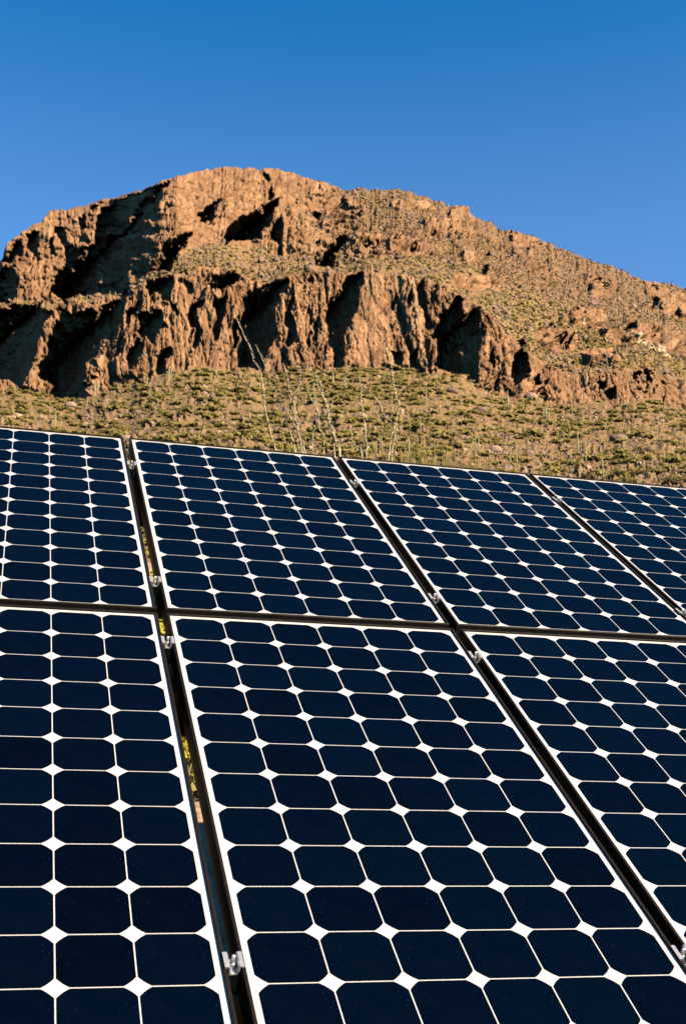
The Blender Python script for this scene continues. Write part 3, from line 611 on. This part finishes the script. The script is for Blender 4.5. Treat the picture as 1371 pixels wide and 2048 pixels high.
# candidate spots, spread evenly over the slope as seen, weighted by how green the place is
iv, jv = np.mgrid[n0:NR, 0:len(az)]
flat = (PXv[n0:] > -60) & (PXv[n0:] < 1430)
wt_t = (talus[n0:] > 0.6) & flat & (T[n0:] > 0.30)
wt_u = (T[n0:] > tLn[n0:]) & flat & (ROCK[n0:] < 0.45)
def pick(mask, n, dmin, dens):
    ii, jj = np.nonzero(mask); got = []; cellsz = {}
    o = RN.permutation(len(ii))
    for q in o:
        i, j = ii[q], jj[q]; x, y = PXv[n0+i, j], PYv[n0+i, j]
        if RN.random() > dens(i+n0, j, x, y): continue
        dm = dmin(y)*RN.uniform(0.7, 1.4); key = (int(x//20), int(y//20)); ok = True
        for a in (-1, 0, 1):
            for b in (-1, 0, 1):
                for (px, py) in cellsz.get((key[0]+a, key[1]+b), ()):
                    if (px-x)**2+((py-y)*1.7)**2 < dm*dm: ok = False
        if not ok: continue
        cellsz.setdefault(key, []).append((x, y)); got.append((i+n0, j, x, y))
        if len(got) >= n: break
    return got
PATCH = sm(fbm(U/20+3, W/8, 3, 88), 0.36, 0.54)
dens_t = lambda i, j, x, y: 0.04+0.96*float(np.clip((VEG[i, j]-0.12)*2.2, 0, 1))*(0.12+0.88*float(PATCH[i, j]))
spots = pick(wt_t, 1700, lambda y: 6.5+max(0, (y-740))*0.045, dens_t)
spots.sort(key=lambda s: Rr[s[0], s[1]])
big = spots[:300]; rest = spots[300:]
def zone(x, y):
    pn = 'first' if x < 255 else 'second' if x < 675 else 'third' if x < 1068 else 'last'
    dy = 860+0.084*x-y
    return ('just above the top edge of the %s upper panel' if dy < 42 else 'low on the stony slope above the %s upper panel' if dy < 85 else 'higher up the slope towards the cliffs above the %s upper panel') % pn
for k, (i, j, x, y) in enumerate(big):
    me_ = shrub_meshes[rng.choice([0, 1, 2, 3, 4, 5, 6, 7, 0, 1, 2, 3, 4, 8, 9])]
    o = link('desert_shrub', me_); s = rng.uniform(0.7, 1.0)*rng.choice([0.9, 1.2, 1.6, 2.0])
    o.location = Vector(V[i, j])-Vector((0, 0, 0.15)); o.rotation_euler = (0, 0, rng.uniform(0, 6.28)); o.scale = (s*rng.uniform(0.9, 1.3), s, s*rng.uniform(0.75, 1.15))
    dry = 'dry' in me_.materials[0].name
    lab = ('dry brown ' if dry else 'olive green ')+('small' if s < 1.0 else 'broad' if s > 1.5 else 'rounded')+' shrub '+zone(x, y)
    tag(o, lab, 'shrub', lab)
sv, st = [], []
for (i, j, x, y) in rest:
    v, t = leaves_np(RN, 170, 1, 0.62, 0.14, 9, 0.15); s = RN.uniform(0.7, 1.0)*RN.choice([0.8, 1.2, 1.7, 2.1])
    sv.append(v*np.array([s*1.15, s*1.15, s])+V[i, j]-[0, 0, 0.1]); st.append(t)
for (i, j, x, y) in pick(wt_u, 1500, lambda y: 6.0, lambda i, j, x, y: 0.03+0.6*float(np.clip((VEG[i, j]-0.2)*1.8, 0, 1))):
    v, t = leaves_np(RN, 46, 1, 0.62, 0.20, 4); s = RN.uniform(0.4, 1.15)
    sv.append(v*np.array([s*1.2, s*1.2, s])+V[i, j]-[0, 0, 0.1]); st.append(t*0.8)
wt_o = (talus[n0:] > 0.6) & ~(flat & (T[n0:] > 0.30)) & (PXv[n0:] > -900) & (PXv[n0:] < 2400) & (fade[None, :] > 0.35)
for (i, j, x, y) in pick(wt_o, 1300, lambda y: 13, lambda i, j, x, y: 0.5):
    v, t = leaves_np(RN, 120, 1, 0.62, 0.14, 8, 0.15); s = RN.uniform(0.7, 1.0)*RN.choice([0.8, 1.2, 1.7])
    sv.append(v*np.array([s*1.15, s*1.15, s])+V[i, j]-[0, 0, 0.1]); st.append(t)
tag(link('hillside_scrub', quads_mesh('hillside_scrub', np.concatenate(sv), np.concatenate(st), M['leaf'])),
    'dense olive green scrub dotted over the upper slopes and ledges', 'scrub', kind='stuff')
sv, st = [], []
for (i, j, x, y) in pick((T[n0:] > tLn[n0:]) & flat & (SLP[n0:] > 0.4) & (ROCK[n0:] < 0.62), 3400, lambda y: 3.6, lambda i, j, x, y: 0.6):
    v, t = leaves_np(RN, 20, 0.6, 0.45, 0.17, 3); s = RN.uniform(0.45, 1.15); sv.append(v*s+V[i, j]); st.append(t*0.5)
tag(link('slope_brush', quads_mesh('slope_brush', np.concatenate(sv), np.concatenate(st), M['leaf_dark'])),
    'dark brownish brush peppering the right-hand mountain slope', 'brush', kind='stuff')
# dry tufts and twigs: small pale ground cover
sv, st = [], []
for (i, j, x, y) in pick(wt_t | wt_u, 5200, lambda y: 3.2, lambda i, j, x, y: 0.25):
    v, t = leaves_np(RN, 14, 0.45, 0.3, 0.11, 3); s = RN.uniform(0.5, 1.2); sv.append(v*s+V[i, j]); st.append(t)
tag(link('dry_brush', quads_mesh('dry_brush', np.concatenate(sv), np.concatenate(st), M['leaf_dry'])),
    'dry straw coloured tufts scattered between the hillside shrubs', 'dry grass', kind='stuff')

# rubble and boulders
def rock_np(R, s):
    ico_v = ICO_V*(1+R.uniform(-0.28, 0.28, (len(ICO_V), 1))); ax = R.uniform(0.6, 1.25, 3)
    a = R.uniform(0, 6.28); c_, s_ = math.cos(a), math.sin(a)
    v = ico_v*ax; v = v@np.array([[c_, -s_, 0], [s_, c_, 0], [0, 0, 1]]).T
    return (v*s)[ICO_F].reshape(-1, 3)
bm = bmesh.new(); bmesh.ops.create_icosphere(bm, subdivisions=1, radius=1); bm.verts.ensure_lookup_table()
ICO_V = np.array([v.co[:] for v in bm.verts]); ICO_F = np.array([[v.index for v in f.verts] for f in bm.faces]); bm.free()
bm = bmesh.new(); bmesh.ops.create_icosphere(bm, subdivisions=2, radius=1); bm.verts.ensure_lookup_table()
I2V = np.array([v.co[:] for v in bm.verts]); I2F = np.array([[v.index for v in f.verts] for f in bm.faces]); bm.free()
sv, st = [], []
for (i, j, x, y) in pick(wt_t, 9000, lambda y: 1.7, lambda i, j, x, y: 0.25+0.6*float(np.clip(1-VEG[i, j]*2.2, 0, 1))):
    v = rock_np(RN, RN.choice([0.17, 0.23, 0.32, 0.48, 0.75], p=[0.36, 0.33, 0.21, 0.08, 0.02])); sv.append(v+V[i, j]); st.append(np.full(len(v), RN.random()))
for (i, j, x, y) in pick(wt_u, 2200, lambda y: 3.0, lambda i, j, x, y: 0.5):
    v = rock_np(RN, RN.choice([0.3, 0.45, 0.7, 1.1], p=[0.35, 0.3, 0.25, 0.10])); sv.append(v+V[i, j]); st.append(np.full(len(v), RN.random()*0.7))
tag(link('rubble', quads_mesh('rubble', np.concatenate(sv), np.concatenate(st), M['rubble'], 3)),
    'pinkish broken stones scattered over the slope below the cliffs', 'rubble', kind='stuff')
for x, y, s, lab in ((990, 903, 1.0, 'pale pinkish boulder alone between shrubs low on the right slope'), (1236, 882, 1.5, 'pale rounded boulder beside dark shrubs near the right edge'),
                     (958, 824, 1.3, 'dark boulder with a shadow below the dark cliff recess'), (252, 880, 0.9, 'reddish boulder just above the gap between the first two panels'),
                     (140, 813, 1.2, 'pinkish boulder among green shrubs below the left cliffs'), (905, 785, 1.3, 'dark rough boulder below the biggest shaded recess'),
                     (724, 836, 0.9, 'reddish boulder beside the middle ocotillo stems'), (275, 829, 1.0, 'dark stone with its shadow on the left part of the slope'),
                     (1060, 797, 1.8, 'large tan boulder leaning at the foot of the right cliffs'), (520, 838, 1.0, 'pinkish stone on the bare patch left of the tall ocotillo stem')):
    p, i, j = at(x, y); v = I2V*(1+0.22*(fbm(I2V[:, 0]*1.7+x, I2V[:, 1]*1.7+I2V[:, 2]*2.3, 3, 4)-0.5)[:, None]*2)*np.array([1.25, 0.9, 0.75])*s
    me_ = quads_mesh('boulder', v[I2F].reshape(-1, 3), np.full(len(I2F)*3, 0.25 if 'dark' in lab else 0.85), M['rubble'], 3)
    o = link('boulder', me_); o.location = p+Vector((0, 0, 0.2*s)); tag(o, lab, 'boulder')

# ------------------------------------------------------------------ saguaros
def ribbed(mb, pts, rs, ribs=11):
    seg = ribs*2; b = len(mb.v); k = len(pts)
    for i, p in enumerate(pts):
        p = Vector(p); d = (Vector(pts[min(i+1, k-1)])-Vector(pts[max(i-1, 0)])).normalized()
        x = d.cross(Vector((0.1, 1, 0.05))).normalized(); y = d.cross(x)
        for q in range(seg):
            a = 2*math.pi*q/seg; r = rs[i]*(1.0 if q % 2 else 0.82); mb.v.append(p+(x*math.cos(a)+y*math.sin(a))*r)
    for i in range(k-1):
        for q in range(seg): mb.f.append((b+i*seg+q, b+i*seg+(q+1) % seg, b+(i+1)*seg+(q+1) % seg, b+(i+1)*seg+q))
    mb.f.append(tuple(b+(k-1)*seg+q for q in range(seg)))
def trunk_mesh(h, r, R):
    mb = MB(); n = 9; lx, ly = R.uniform(-0.03, 0.03)*h, R.uniform(-0.03, 0.03)*h
    pts = [(lx*(q/n)**2, ly*(q/n)**2, -0.4+(h+0.4)*q/n) for q in range(n)]+[(lx, ly, h*0.97), (lx, ly, h)]
    rs = [r*(0.8+0.25*math.sin(math.pi*min(1, q/n*1.05))) for q in range(n)]+[r*0.72, r*0.25]
    ribbed(mb, pts, rs); return mb.mesh('trunk', M['saguaro'])
def arm_mesh(h, r, z0, L, a, R):
    mb = MB(); ca, sa = math.cos(a), math.sin(a); e = L*0.42
    pts = [(0, 0, z0), (ca*e*0.6, sa*e*0.6, z0+0.02), (ca*e, sa*e, z0+0.25*L), (ca*e*1.05, sa*e*1.05, z0+0.6*L), (ca*e*1.05, sa*e*1.05, z0+L*0.97), (ca*e*1.05, sa*e*1.05, z0+L)]
    ribbed(mb, pts, [r*0.6, r*0.62, r*0.72, r*0.72, r*0.6, r*0.2], 9); return mb.mesh('arm', M['saguaro'])
plain = [trunk_mesh(1.0*4.5, 0.20, rng) for _ in range(6)]
TAL = [(172,790,15),(110,861,38),(121,858,18),(316,813,16),(351,802,23),(299,795,20),(294,772,22),(171,812,14),(664,769,24),(689,780,28),
 (740,741,20),(809,760,27),(783,828,38),(818,918,46),(752,916,36),(762,905,36),(691,779,30),(852,812,35),(841,865,34),(949,914,40),(957,906,36),
 (1021,938,38),(1033,930,46),(1046,820,22),(1127,884,22),(1156,906,45),(1165,855,30),(1171,925,40),(1205,955,42),(1144,840,28),(1016,820,40),(1145,823,12),(1094,821,15),(1254,818,16),(500,846,18),(615,846,22)]
LDG = [(958,598,20),(987,610,20),(1006,608,18),(1016,609,20),(1026,624,18),(1048,614,18),(1061,601,16),(955,588,14),(967,600,12),(679,528,16),(698,521,11),(787,528,12),(574,519,15),(536,529,20),(534,536,14),(511,523,16)]
SHF = [(145,602,9),(150,603,10),(173,600,13),(219,595,14),(229,593,9),(164,601,7)]
UPP = [(388,464,12),(457,436,14),(437,502,14),(665,395,12),(770,425,16),(756,429,10),(388,532,12)]
RGT = [(1092,700,24),(1129,713,28),(1157,696,10),(1213,733,24),(1235,734,20),(1229,581,12),(1279,581,14),(1281,697,12),(1215,736,16),(1284,726,14),(1327,719,16),(1355,721,18),(1265,780,14),(1258,764,18),(1366,628,14),(1128,760,18),(1260,772,20)]
def put_sag(x, y, h, name, label, group, arms=0):
    p, i, j = at(x, y); dist = math.hypot(p.x, p.y); H_ = max(1.6, h*dist/FPX*1.10)
    if not arms:
        o = link(name, plain[rng.randrange(6)]); s = H_/4.5; o.scale = (max(0.5, min(0.8, s*0.75)),)*2+(s,)
        o.location = p; o.rotation_euler = (0, 0, rng.uniform(0, 6.28))
    else:
        o = link(name, None); o.location = p; t_ = link('trunk', trunk_mesh(H_, 0.21, rng), o)
        for q in range(arms): link('arm', arm_mesh(H_, 0.20, H_*rng.uniform(0.25, 0.45), H_*rng.uniform(0.3, 0.52), rng.choice([0.15, 2.9, 3.3, -0.3])+rng.uniform(-0.5, 0.5), rng), o)
    tag(o, label, 'cactus', group)
for q, (x, y, h) in enumerate(TAL): lab = ('tall' if h > 33 else 'short' if h < 20 else 'slender')+' column cactus '+zone(x, y); put_sag(x, y, h, 'saguaro_cactus', lab, lab)
for x, y, h in LDG: lab = 'small column cactus on the green slope above the big right cliff recess' if x > 900 else 'small column cactus on the grassy ledge above the '+('central' if x > 600 else 'left central')+' cliffs'; put_sag(x, y, h, 'saguaro_cactus', lab, lab)
for x, y, h in SHF: put_sag(x, y, h, 'saguaro_cactus', 'tiny column cactus on the sunlit shelf above the big left shadow', 'column cacti on the left shelf')
for x, y, h in UPP: put_sag(x, y, h, 'saguaro_cactus', 'tiny column cactus high on the rocks near the summit', 'column cacti near the summit')
for x, y, h in RGT: lab = ('pale' if h > 15 else 'tiny')+' column cactus on the right-hand slope '+('high near the skyline' if y < 640 else 'among the low crags' if x < 1190 else 'below the bare whitish patch'); put_sag(x, y, h, 'saguaro_cactus', lab, lab)
put_sag(187, 792, 33, 'saguaro_cactus', 'armed column cactus catching the sun below the dark left cliffs', None, 3)
put_sag(337, 762, 30, 'saguaro_cactus', 'armed column cactus at the foot of the left central cliffs', None, 1)
put_sag(665, 770, 26, 'saguaro_cactus', 'pale armed column cactus below the central shaded cleft', None, 2)
put_sag(1092, 850, 38, 'saguaro_cactus', 'tall armed column cactus below the low right cliffs', None, 2)
put_sag(429, 757, 21, 'saguaro_cactus', 'armed column cactus under the left central cliffs above a bare patch', None, 2)
put_sag(523, 509, 22, 'saguaro_cactus', 'many-armed column cactus on the green saddle left of centre', None, 3)
p, i, j = at(1342, 573)
mb = MB(); mb.tube([(0, 0, -1), (0, 0, 1.5), (0.02, 0, 2.6)], [0.10, 0.07, 0.05], 5)
for q in range(5): mb.tube([(0, 0, 1.5+q*0.22), (0.35*(-1)**q, 0, 1.62+q*0.22)], [0.04, 0.09], 4)
tag(mb.build('agave_stalk', M['leaf_dry']), 'dark bare agave stalk standing on the skyline near the right edge', 'plant').location = p
tag(bpy.data.objects['agave_stalk'])

# ------------------------------------------------------------------ ocotillos behind the array
Z5 = lambda pts: [(420+x/3.264, 600+y/3.264) for x, y in pts]
OCO = [
 ('ocotillo', 'tall ocotillo with long pale thorny stems leaning left behind the second panel', 15.0, (688, 1560), [
  [(160,95),(215,215),(270,335),(280,390),(325,460),(350,600),(355,690),(375,780),(400,890),(428,985)],
  [(295,292),(345,395),(380,500),(385,545),(430,595),(465,690),(500,800),(540,920),(558,1000)],
  [(480,440),(500,490),(515,570),(545,660),(570,790),(580,880),(600,960),(612,1000)],
  [(540,400),(562,435),(585,465)], [(585,465),(585,540),(555,600),(548,660),(552,760),(575,850),(600,990)],
  [(480,690),(520,760),(565,845),(590,920),(622,1000)],
  [(625,560),(640,610),(680,680),(705,740),(712,840),(742,890),(742,1010)],
  [(680,530),(672,570),(682,640),(700,720),(760,815),(800,890),(812,1020)],
  [(620,430),(690,490),(725,560),(735,620),(770,700),(775,790),(800,860),(830,960),(850,1020)],
  [(690,490),(715,590),(750,660),(770,740),(800,830),(820,920),(845,1000)],
  [(700,820),(672,870),(672,1005)], [(803,630),(785,700),(768,760)]]),
 ('ocotillo', 'small ocotillo with short thin stems behind the joint of the second and third panels', 14.2, (742, 1560), [
  [(968,490),(985,570),(985,650),(998,740),(1012,850),(1015,920),(1028,960),(1020,1030)],
  [(908,895),(945,950),(970,990),(990,1025)], [(965,915),(975,960),(982,1000),(992,1030)]]),
 ('ocotillo', 'forked ocotillo with two thick upright stems behind the left end of the third panel', 15.6, (772, 1560), [
  [(1095,215),(1130,280),(1175,400),(1190,500),(1210,620),(1235,680),(1220,750),(1200,830),(1180,900),(1165,1045)],
  [(1000,560),(1050,610),(1100,670),(1135,750),(1195,800)], [(1195,800),(1205,830),(1205,900),(1185,1045)]])]
for nm, lab, dist, base, wands in OCO:
    a, t = ray(*base); gx, gy = dist*math.sin(a), dist*math.cos(a); root = link(nm, None)
    origin = Vector((gx, gy, ground_at(gx, gy)-0.03)); root.location = origin; tag(root, lab, 'ocotillo')
    for wi, wd in enumerate(wands):
        px = Z5(wd); off = rng.uniform(-0.7, 0.7)
        P_ = []
        for k, (x, y) in enumerate(px):
            a, t = ray(x, y); hfrac = max(0, 1-k/len(px)); d_ = dist+off*hfrac
            P_.append(Vector((d_*math.sin(a), d_*math.cos(a), CAMZ+d_*t)))
        if px[-1][1] > 880:                       # carried on down to the root crown
            e = P_[-1]
            for q in (0.35, 0.7, 1.0): P_.append(e.lerp(origin, q)+Vector((rng.uniform(-.05, .05), 0, 0))*(1-q))
        # finer points with a slight wobble
        Q = []
        for k in range(len(P_)-1):
            for q in range(6):
                f = q/6; p0, p1, p2, p3 = P_[max(k-1, 0)], P_[k], P_[k+1], P_[min(k+2, len(P_)-1)]
                c_ = 0.5*((2*p1)+(p2-p0)*f+(2*p0-5*p1+4*p2-p3)*f*f+(3*p1-p0-3*p2+p3)*f*f*f)
                Q.append(c_+Vector((rng.uniform(-1, 1), rng.uniform(-1, 1), 0))*0.005)
        Q.append(P_[-1]); Q = [q-origin for q in Q]
        thick = 1.25 if (lab.startswith('forked') and wi != 1) else 1.0
        n = len(Q); rs = [0.0034+0.0036*thick*(k/n)**0.6 for k in range(n)]
        mb = MB(); mb.tube(Q, rs, 5)
        for k in range(n-1):                        # thorns and leaf buds all along the stem
            for q in range(7):
                p = Q[k].lerp(Q[k+1], rng.random()); an = rng.uniform(0, 6.28); L = rng.uniform(0.010, 0.028)
                d = Vector((math.cos(an), math.sin(an), rng.uniform(-0.1, 0.5)))*L; s = Vector((0.1, 0, 1)).cross(d).normalized()*0.0035
                mb.add([p-s, p+s, p+d+s*0.6+Vector((0, 0, .004)), p+d-s*0.6], [(0, 1, 2, 3)])
        me_ = mesh('stem', mb.v, mb.f, M['oco']); link('stem', me_, root)

# bushes on the ground just behind the array
def near_bush(x, y, dist, rx, rz, lab, m='leaf_yellow', n=2600, size=0.035):
    a, t = ray(x, y); gx, gy = dist*math.sin(a), dist*math.cos(a)
    v, tt = leaves_np(RN, n, rx, rz, size, 34, 0.1)
    root = link('brittlebush', None); root.location = (gx, gy, ground_at(gx, gy)-0.05); tag(root, lab, 'bush')
    link('foliage', quads_mesh('foliage', v, tt, M[m]), root)
    mb = MB()
    for q in range(14):
        an = rng.uniform(0, 6.28); r_ = rng.uniform(0.2, 0.55)*rx; hh = rng.uniform(0.45, 0.8)*rz
        mb.tube([(0, 0, -0.05), (math.cos(an)*r_*0.4, math.sin(an)*r_*0.4, hh*0.55), (math.cos(an)*r_, math.sin(an)*r_, hh)], [0.012, 0.008, 0.003], 5)
    link('branches', mb.mesh('branches', M['oco']), root)
near_bush(300, 1080, 8.6, 0.9, 1.75, 'yellow green bush seen through the gap between the first two upper panels', n=15000, size=0.03)
near_bush(330, 1200, 7.2, 0.7, 0.75, 'leafy bush behind the crossing of the first panel gap', n=2600, size=0.025)
near_bush(372, 1470, 6.9, 0.42, 0.34, 'small green bush on the lit ground below the first gap', 'leaf', n=1300, size=0.02)
for k, (x, dd, top, rx, lab) in enumerate(((812, 19, 903, 0.42, 'first yellow grass tuft rising over the edge of the third panel'), (845, 20, 896, 0.5, 'tallest feathery yellow green tuft above the third panel'), (880, 19.5, 912, 0.38, 'low yellow grass tuft right of the tallest one above the third panel'), (925, 21, 920, 0.42, 'rightmost low yellowish tuft above the third panel'))):
    a, t = ray(x, top); gx, gy = dd*math.sin(a), dd*math.cos(a); z0 = ground_at(gx, gy); hh = CAMZ+dd*t-z0
    R = np.random.default_rng(50+k); n = 420
    b = R.normal(0, rx*0.35, (n, 2)); tp = b*2.0+R.normal(0, rx*0.25, (n, 2)); h_ = hh*R.uniform(0.55, 1.0, n)**0.7
    p0 = np.stack([b[:, 0], b[:, 1], h_*0-0.05], -1); p1 = np.stack([tp[:, 0], tp[:, 1], h_], -1); wv = np.stack([R.uniform(0.004, 0.010, n), R.uniform(-.004, .004, n), h_*0], -1)
    q = np.stack([p0-wv, p0+wv, p1+wv*0.4, p1-wv*0.4], 1).reshape(-1, 3)
    o = link('desert_broom', quads_mesh('desert_broom', q, np.repeat(R.random(n), 4), M['leaf'])); o.location = (gx, gy, z0); tag(o, lab, 'bush')

# ------------------------------------------------------------------ the solar array
AU = Vector((0.963708, 0.266959, 0.0)); AV = Vector((-0.216271, 0.780726, 0.586254)); AN = AU.cross(AV).normalized()
AO = Vector((-0.785902, 4.481560, 1.587662+CAMZ))
ARR = Matrix(((AU.x, AV.x, AN.x, AO.x), (AU.y, AV.y, AN.y, AO.y), (AU.z, AV.z, AN.z, AO.z), (0, 0, 0, 1)))
def on_array(u, v, z=0): return ARR @ Matrix.Translation((u, v, z))
PIT = 0.127; MG = 0.018; PW = 6*PIT+2*MG; PH = 12*PIT+2*MG
# one cell: a 125 mm square with its corners cut by the round wafer
mb = MB(); hw, Rw = 0.0623, 0.0748; c0 = math.sqrt(Rw*Rw-hw*hw); a0 = math.atan2(hw, c0); a1 = math.atan2(c0, hw); prof = []
for q in range(4):
    for s in range(6):
        an = a1+(a0-a1)*s/5+q*math.pi/2; prof.append((Rw*math.cos(an), Rw*math.sin(an)))
mb.add([(x, y, 0.00012) for x, y in prof]+[(x, y, 0.00002) for x, y in prof], [tuple(range(24))]+[(k, k+24, (k+1) % 24+24, (k+1) % 24) for k in range(24)])
CELL = mb.mesh('solar_cell', M['cell'])
# laminate: white sheet
mb = MB(); mb.box(0.0042, PW-0.0042, -PH+0.0042, -0.0042, -0.004, 0)
BACK = mb.mesh('backsheet', M['back'])
# frame: four mitred bars with a raised lip and a 46 mm deep side
LIP, LT, DP = 0.0068, 0.0052, 0.046
def bar_prof():     # across (0 at the outer face, inwards +), height
    return [(0, LT-0.0012), (0.0012, LT), (LIP-0.0008, LT), (LIP, LT-0.0008), (LIP, 0.0008), (0.0018, 0.0008), (0.0018, -DP+0.002), (0.022, -DP+0.002), (0.022, -DP), (0, -DP)]
mb = MB(); pr = bar_prof(); n = len(pr)
cor = [(0, -PH, 1, 1), (PW, -PH, -1, 1), (PW, 0, -1, -1), (0, 0, 1, -1)]
vs_ = []
for (x, y, sx, sy) in cor: vs_ += [(x+sx*p, y+sy*p, q) for p, q in pr]
fs = []
for k in range(4):
    for i in range(n): fs.append((k*n+i, ((k+1) % 4)*n+i, ((k+1) % 4)*n+(i+1) % n, k*n+(i+1) % n))
mb.add(vs_, fs); FRAME = mb.mesh('frame', M['frame'])
mb = MB(); mb.box(PW/2-0.06, PW/2+0.06, -0.20, -0.09, -0.03, -0.0045); JB = mb.mesh('junction_box', M['frame'])
COLU = {'A': -0.8225, 'B': 0.0, 'C': 0.8205, 'D': 1.6325}
ROWV = [0.0, -1.5882]
LAB = {('A', 0): 'upper left solar panel, cut by the left picture edge', ('B', 0): 'second solar panel of the upper row, behind it the tall ocotillo',
       ('C', 0): 'third solar panel of the upper row, right of centre', ('D', 0): 'upper solar panel farthest right, cut by the picture edge',
       ('A', 1): 'lower left solar panel, cut by the left and bottom edges', ('B', 1): 'large nearest solar panel in the middle of the lower row',
       ('C', 1): 'lower right solar panel, cut by the right picture edge'}
def make_panel():
    r = link('solar_panel', None); link('frame', FRAME, r); link('backsheet', BACK, r); link('junction_box', JB, r)
    for j in range(12):
        for i in range(6):
            o = link('solar_cell', CELL, r); o.location = (MG+PIT*(i+.5), -MG-PIT*(j+.5), 0.00006)
    return r
first = None
for (c_, row), lab in LAB.items():
    if first is None: r = first = make_panel()
    else:
        r = first.copy(); C.objects.link(r)
        for ch in list(first.children):
            k = ch.copy(); C.objects.link(k); k.parent = r
    r.matrix_world = on_array(COLU[c_]-MG, ROWV[row]+MG)
    tag(r, lab, 'solar panel', 'solar panels of the array')
# rails, beams, posts
def rail(v, name, lab, u0, u1, z0, z1, wv, m):
    mb = MB(); t = 0.003
    pr = [(-wv/2, z0), (wv/2, z0), (wv/2, z1), (wv*0.16, z1), (wv*0.16, z1-0.008), (wv/2-t, z1-0.008), (wv/2-t, z0+t), (-wv/2+t, z0+t), (-wv/2+t, z1-0.008), (-wv*0.16, z1-0.008), (-wv*0.16, z1), (-wv/2, z1)]
    mb.extrude(pr, u0, u1, axis=0)
    o = mb.build(name, m); o.matrix_world = on_array(0, v); tag(o, lab, 'rail', 'rails under the solar panels'); return o
CV = [-0.305, -1.352, -1.738, -2.935]
for k, v in enumerate(CV):
    rail(v-0.012, 'mounting_rail', ['topmost brown rail under the upper panels', 'lower rail under the upper panels', 'upper rail under the lower panels', 'lowest rail, seen in the gap at the bottom edge'][k], -0.95, 2.75, -DP-0.052, -DP-0.001, 0.044, M['steel'])
for v, lab in ((-0.285, 'dark steel beam high behind the upper panels'), (-1.545, 'dark steel beam behind the joint of the two panel rows'), (-1.77, 'brown steel beam behind the tops of the lower panels'), (-3.03, 'brown steel beam low in the gap at the bottom edge')):
    mb = MB(); z1 = -DP-0.054
    mb.extrude([(-0.05, z1-0.004), (-0.05, z1), (0.05, z1), (0.05, z1-0.12), (-0.05, z1-0.12), (-0.05, z1-0.116), (0.046, z1-0.116), (0.046, z1-0.004)], -0.95, 2.75, axis=0)
    o = mb.build('support_beam', M['steel']); o.matrix_world = on_array(0, v); tag(o, lab, 'beam', 'steel beams under the array')
for u in (-0.55, 1.1, 2.5):
    for v in (-0.9, -2.6):
        p = (on_array(u, v, -0.19)).translation; g = ground_at(p.x, p.y); mb = MB(); mb.tube([(0, 0, g-p.z-0.15), (0, 0, 0.02)], [0.045, 0.045], 14)
        o = mb.build('support_post', M['steel']); o.location = p; tag(o, 'round steel post holding the array up from the ground behind the panels', 'post', 'posts under the array')
# clamps
def clamp_meshes():
    w_ = 0.0098; L = 0.0185; b = -0.0085; t = 0.0026
    mb = MB()
    top = LT+0.0006
    prof = [(-w_-0.0062, top), (-w_-0.0062, top+t), (-w_+t*0.2, top+t), (-w_+t, top+t*0.3), (-w_+t+0.002, b+t), (w_-t-0.002, b+t), (w_-t, top+t*0.3), (w_-t*0.2, top+t), (w_+0.0065, top+t), (w_+0.0065, top), (w_, top), (w_-0.002, b), (-w_+0.002, b), (-w_, top)]
    mb.extrude(prof, -L, L, axis=1)
    ch = mb.mesh('channel', M['silver'])
    mb = MB(); r_ = 0.0032; pts = []; rs = []
    for k in range(24): pts.append((0, 0, -0.056+k*0.0031)); rs.append(r_*(1.0 if k % 2 else 0.86))
    pts.append((0, 0, pts[-1][2]+0.001)); rs.append(r_*0.6)
    mb.tube(pts, rs, 12); bo = mb.mesh('bolt', M['silver'])
    mb = MB()
    for (r0, z0, z1, sg_) in ((0.0072, b+t+0.0002, b+t+0.0014, 20), (0.0060, b+t+0.0015, b+t+0.0068, 6)):
        pr = [(r0*math.cos(2*math.pi*q/sg_), r0*math.sin(2*math.pi*q/sg_)) for q in range(sg_)]
        mb.add([(x, y, z0) for x, y in pr]+[(x, y, z1) for x, y in pr], [tuple(range(sg_))[::-1], tuple(range(sg_, 2*sg_))]+[(q, (q+1) % sg_, (q+1) % sg_+sg_, q+sg_) for q in range(sg_)])
    nu = mb.mesh('nut', M['silver'])
    mb = MB(); mb.box(-0.009, 0.009, -0.012, 0.012, -DP-0.001, -0.0165); sp = mb.mesh('spacer', M['steel'])
    return ch, bo, nu, sp
CL = clamp_meshes()
CU = {'AB': (COLU['A']-MG+PW+COLU['B']-MG)/2, 'BC': (PW-MG+COLU['C']-MG)/2, 'CD': (COLU['C']-MG+PW+COLU['D']-MG)/2}
CLAB = {('AB', 0): 'topmost silver clamp in the first gap from the left', ('AB', 1): 'second silver clamp down in the first gap, against yellow foliage', ('AB', 2): 'silver clamp in the first gap just below the panel crossing', ('AB', 3): 'large nearest silver clamp in the first gap near the bottom edge',
        ('BC', 0): 'topmost silver clamp in the middle gap', ('BC', 1): 'silver clamp in the middle gap just above the panel crossing', ('BC', 2): 'silver clamp in the middle gap just below the panel crossing', ('BC', 3): 'silver clamp cut by the right edge near the bottom corner',
        ('CD', 0): 'topmost silver clamp in the right-hand gap', ('CD', 1): 'silver clamp in the right-hand gap at the picture edge'}
for (g, k), lab in CLAB.items():
    r = link('panel_clamp', None); r.matrix_world = on_array(CU[g], CV[k]); tag(r, lab, 'clamp', 'clamps holding the panels')
    for me_ in CL: link(me_.name, me_, r)
    tilt = rng.uniform(-0.06, 0.06)
    r.matrix_world = on_array(CU[g], CV[k]) @ Matrix.Rotation(tilt, 4, 'Y') @ Matrix.Rotation(rng.uniform(-0.02, 0.02), 4, 'Z')
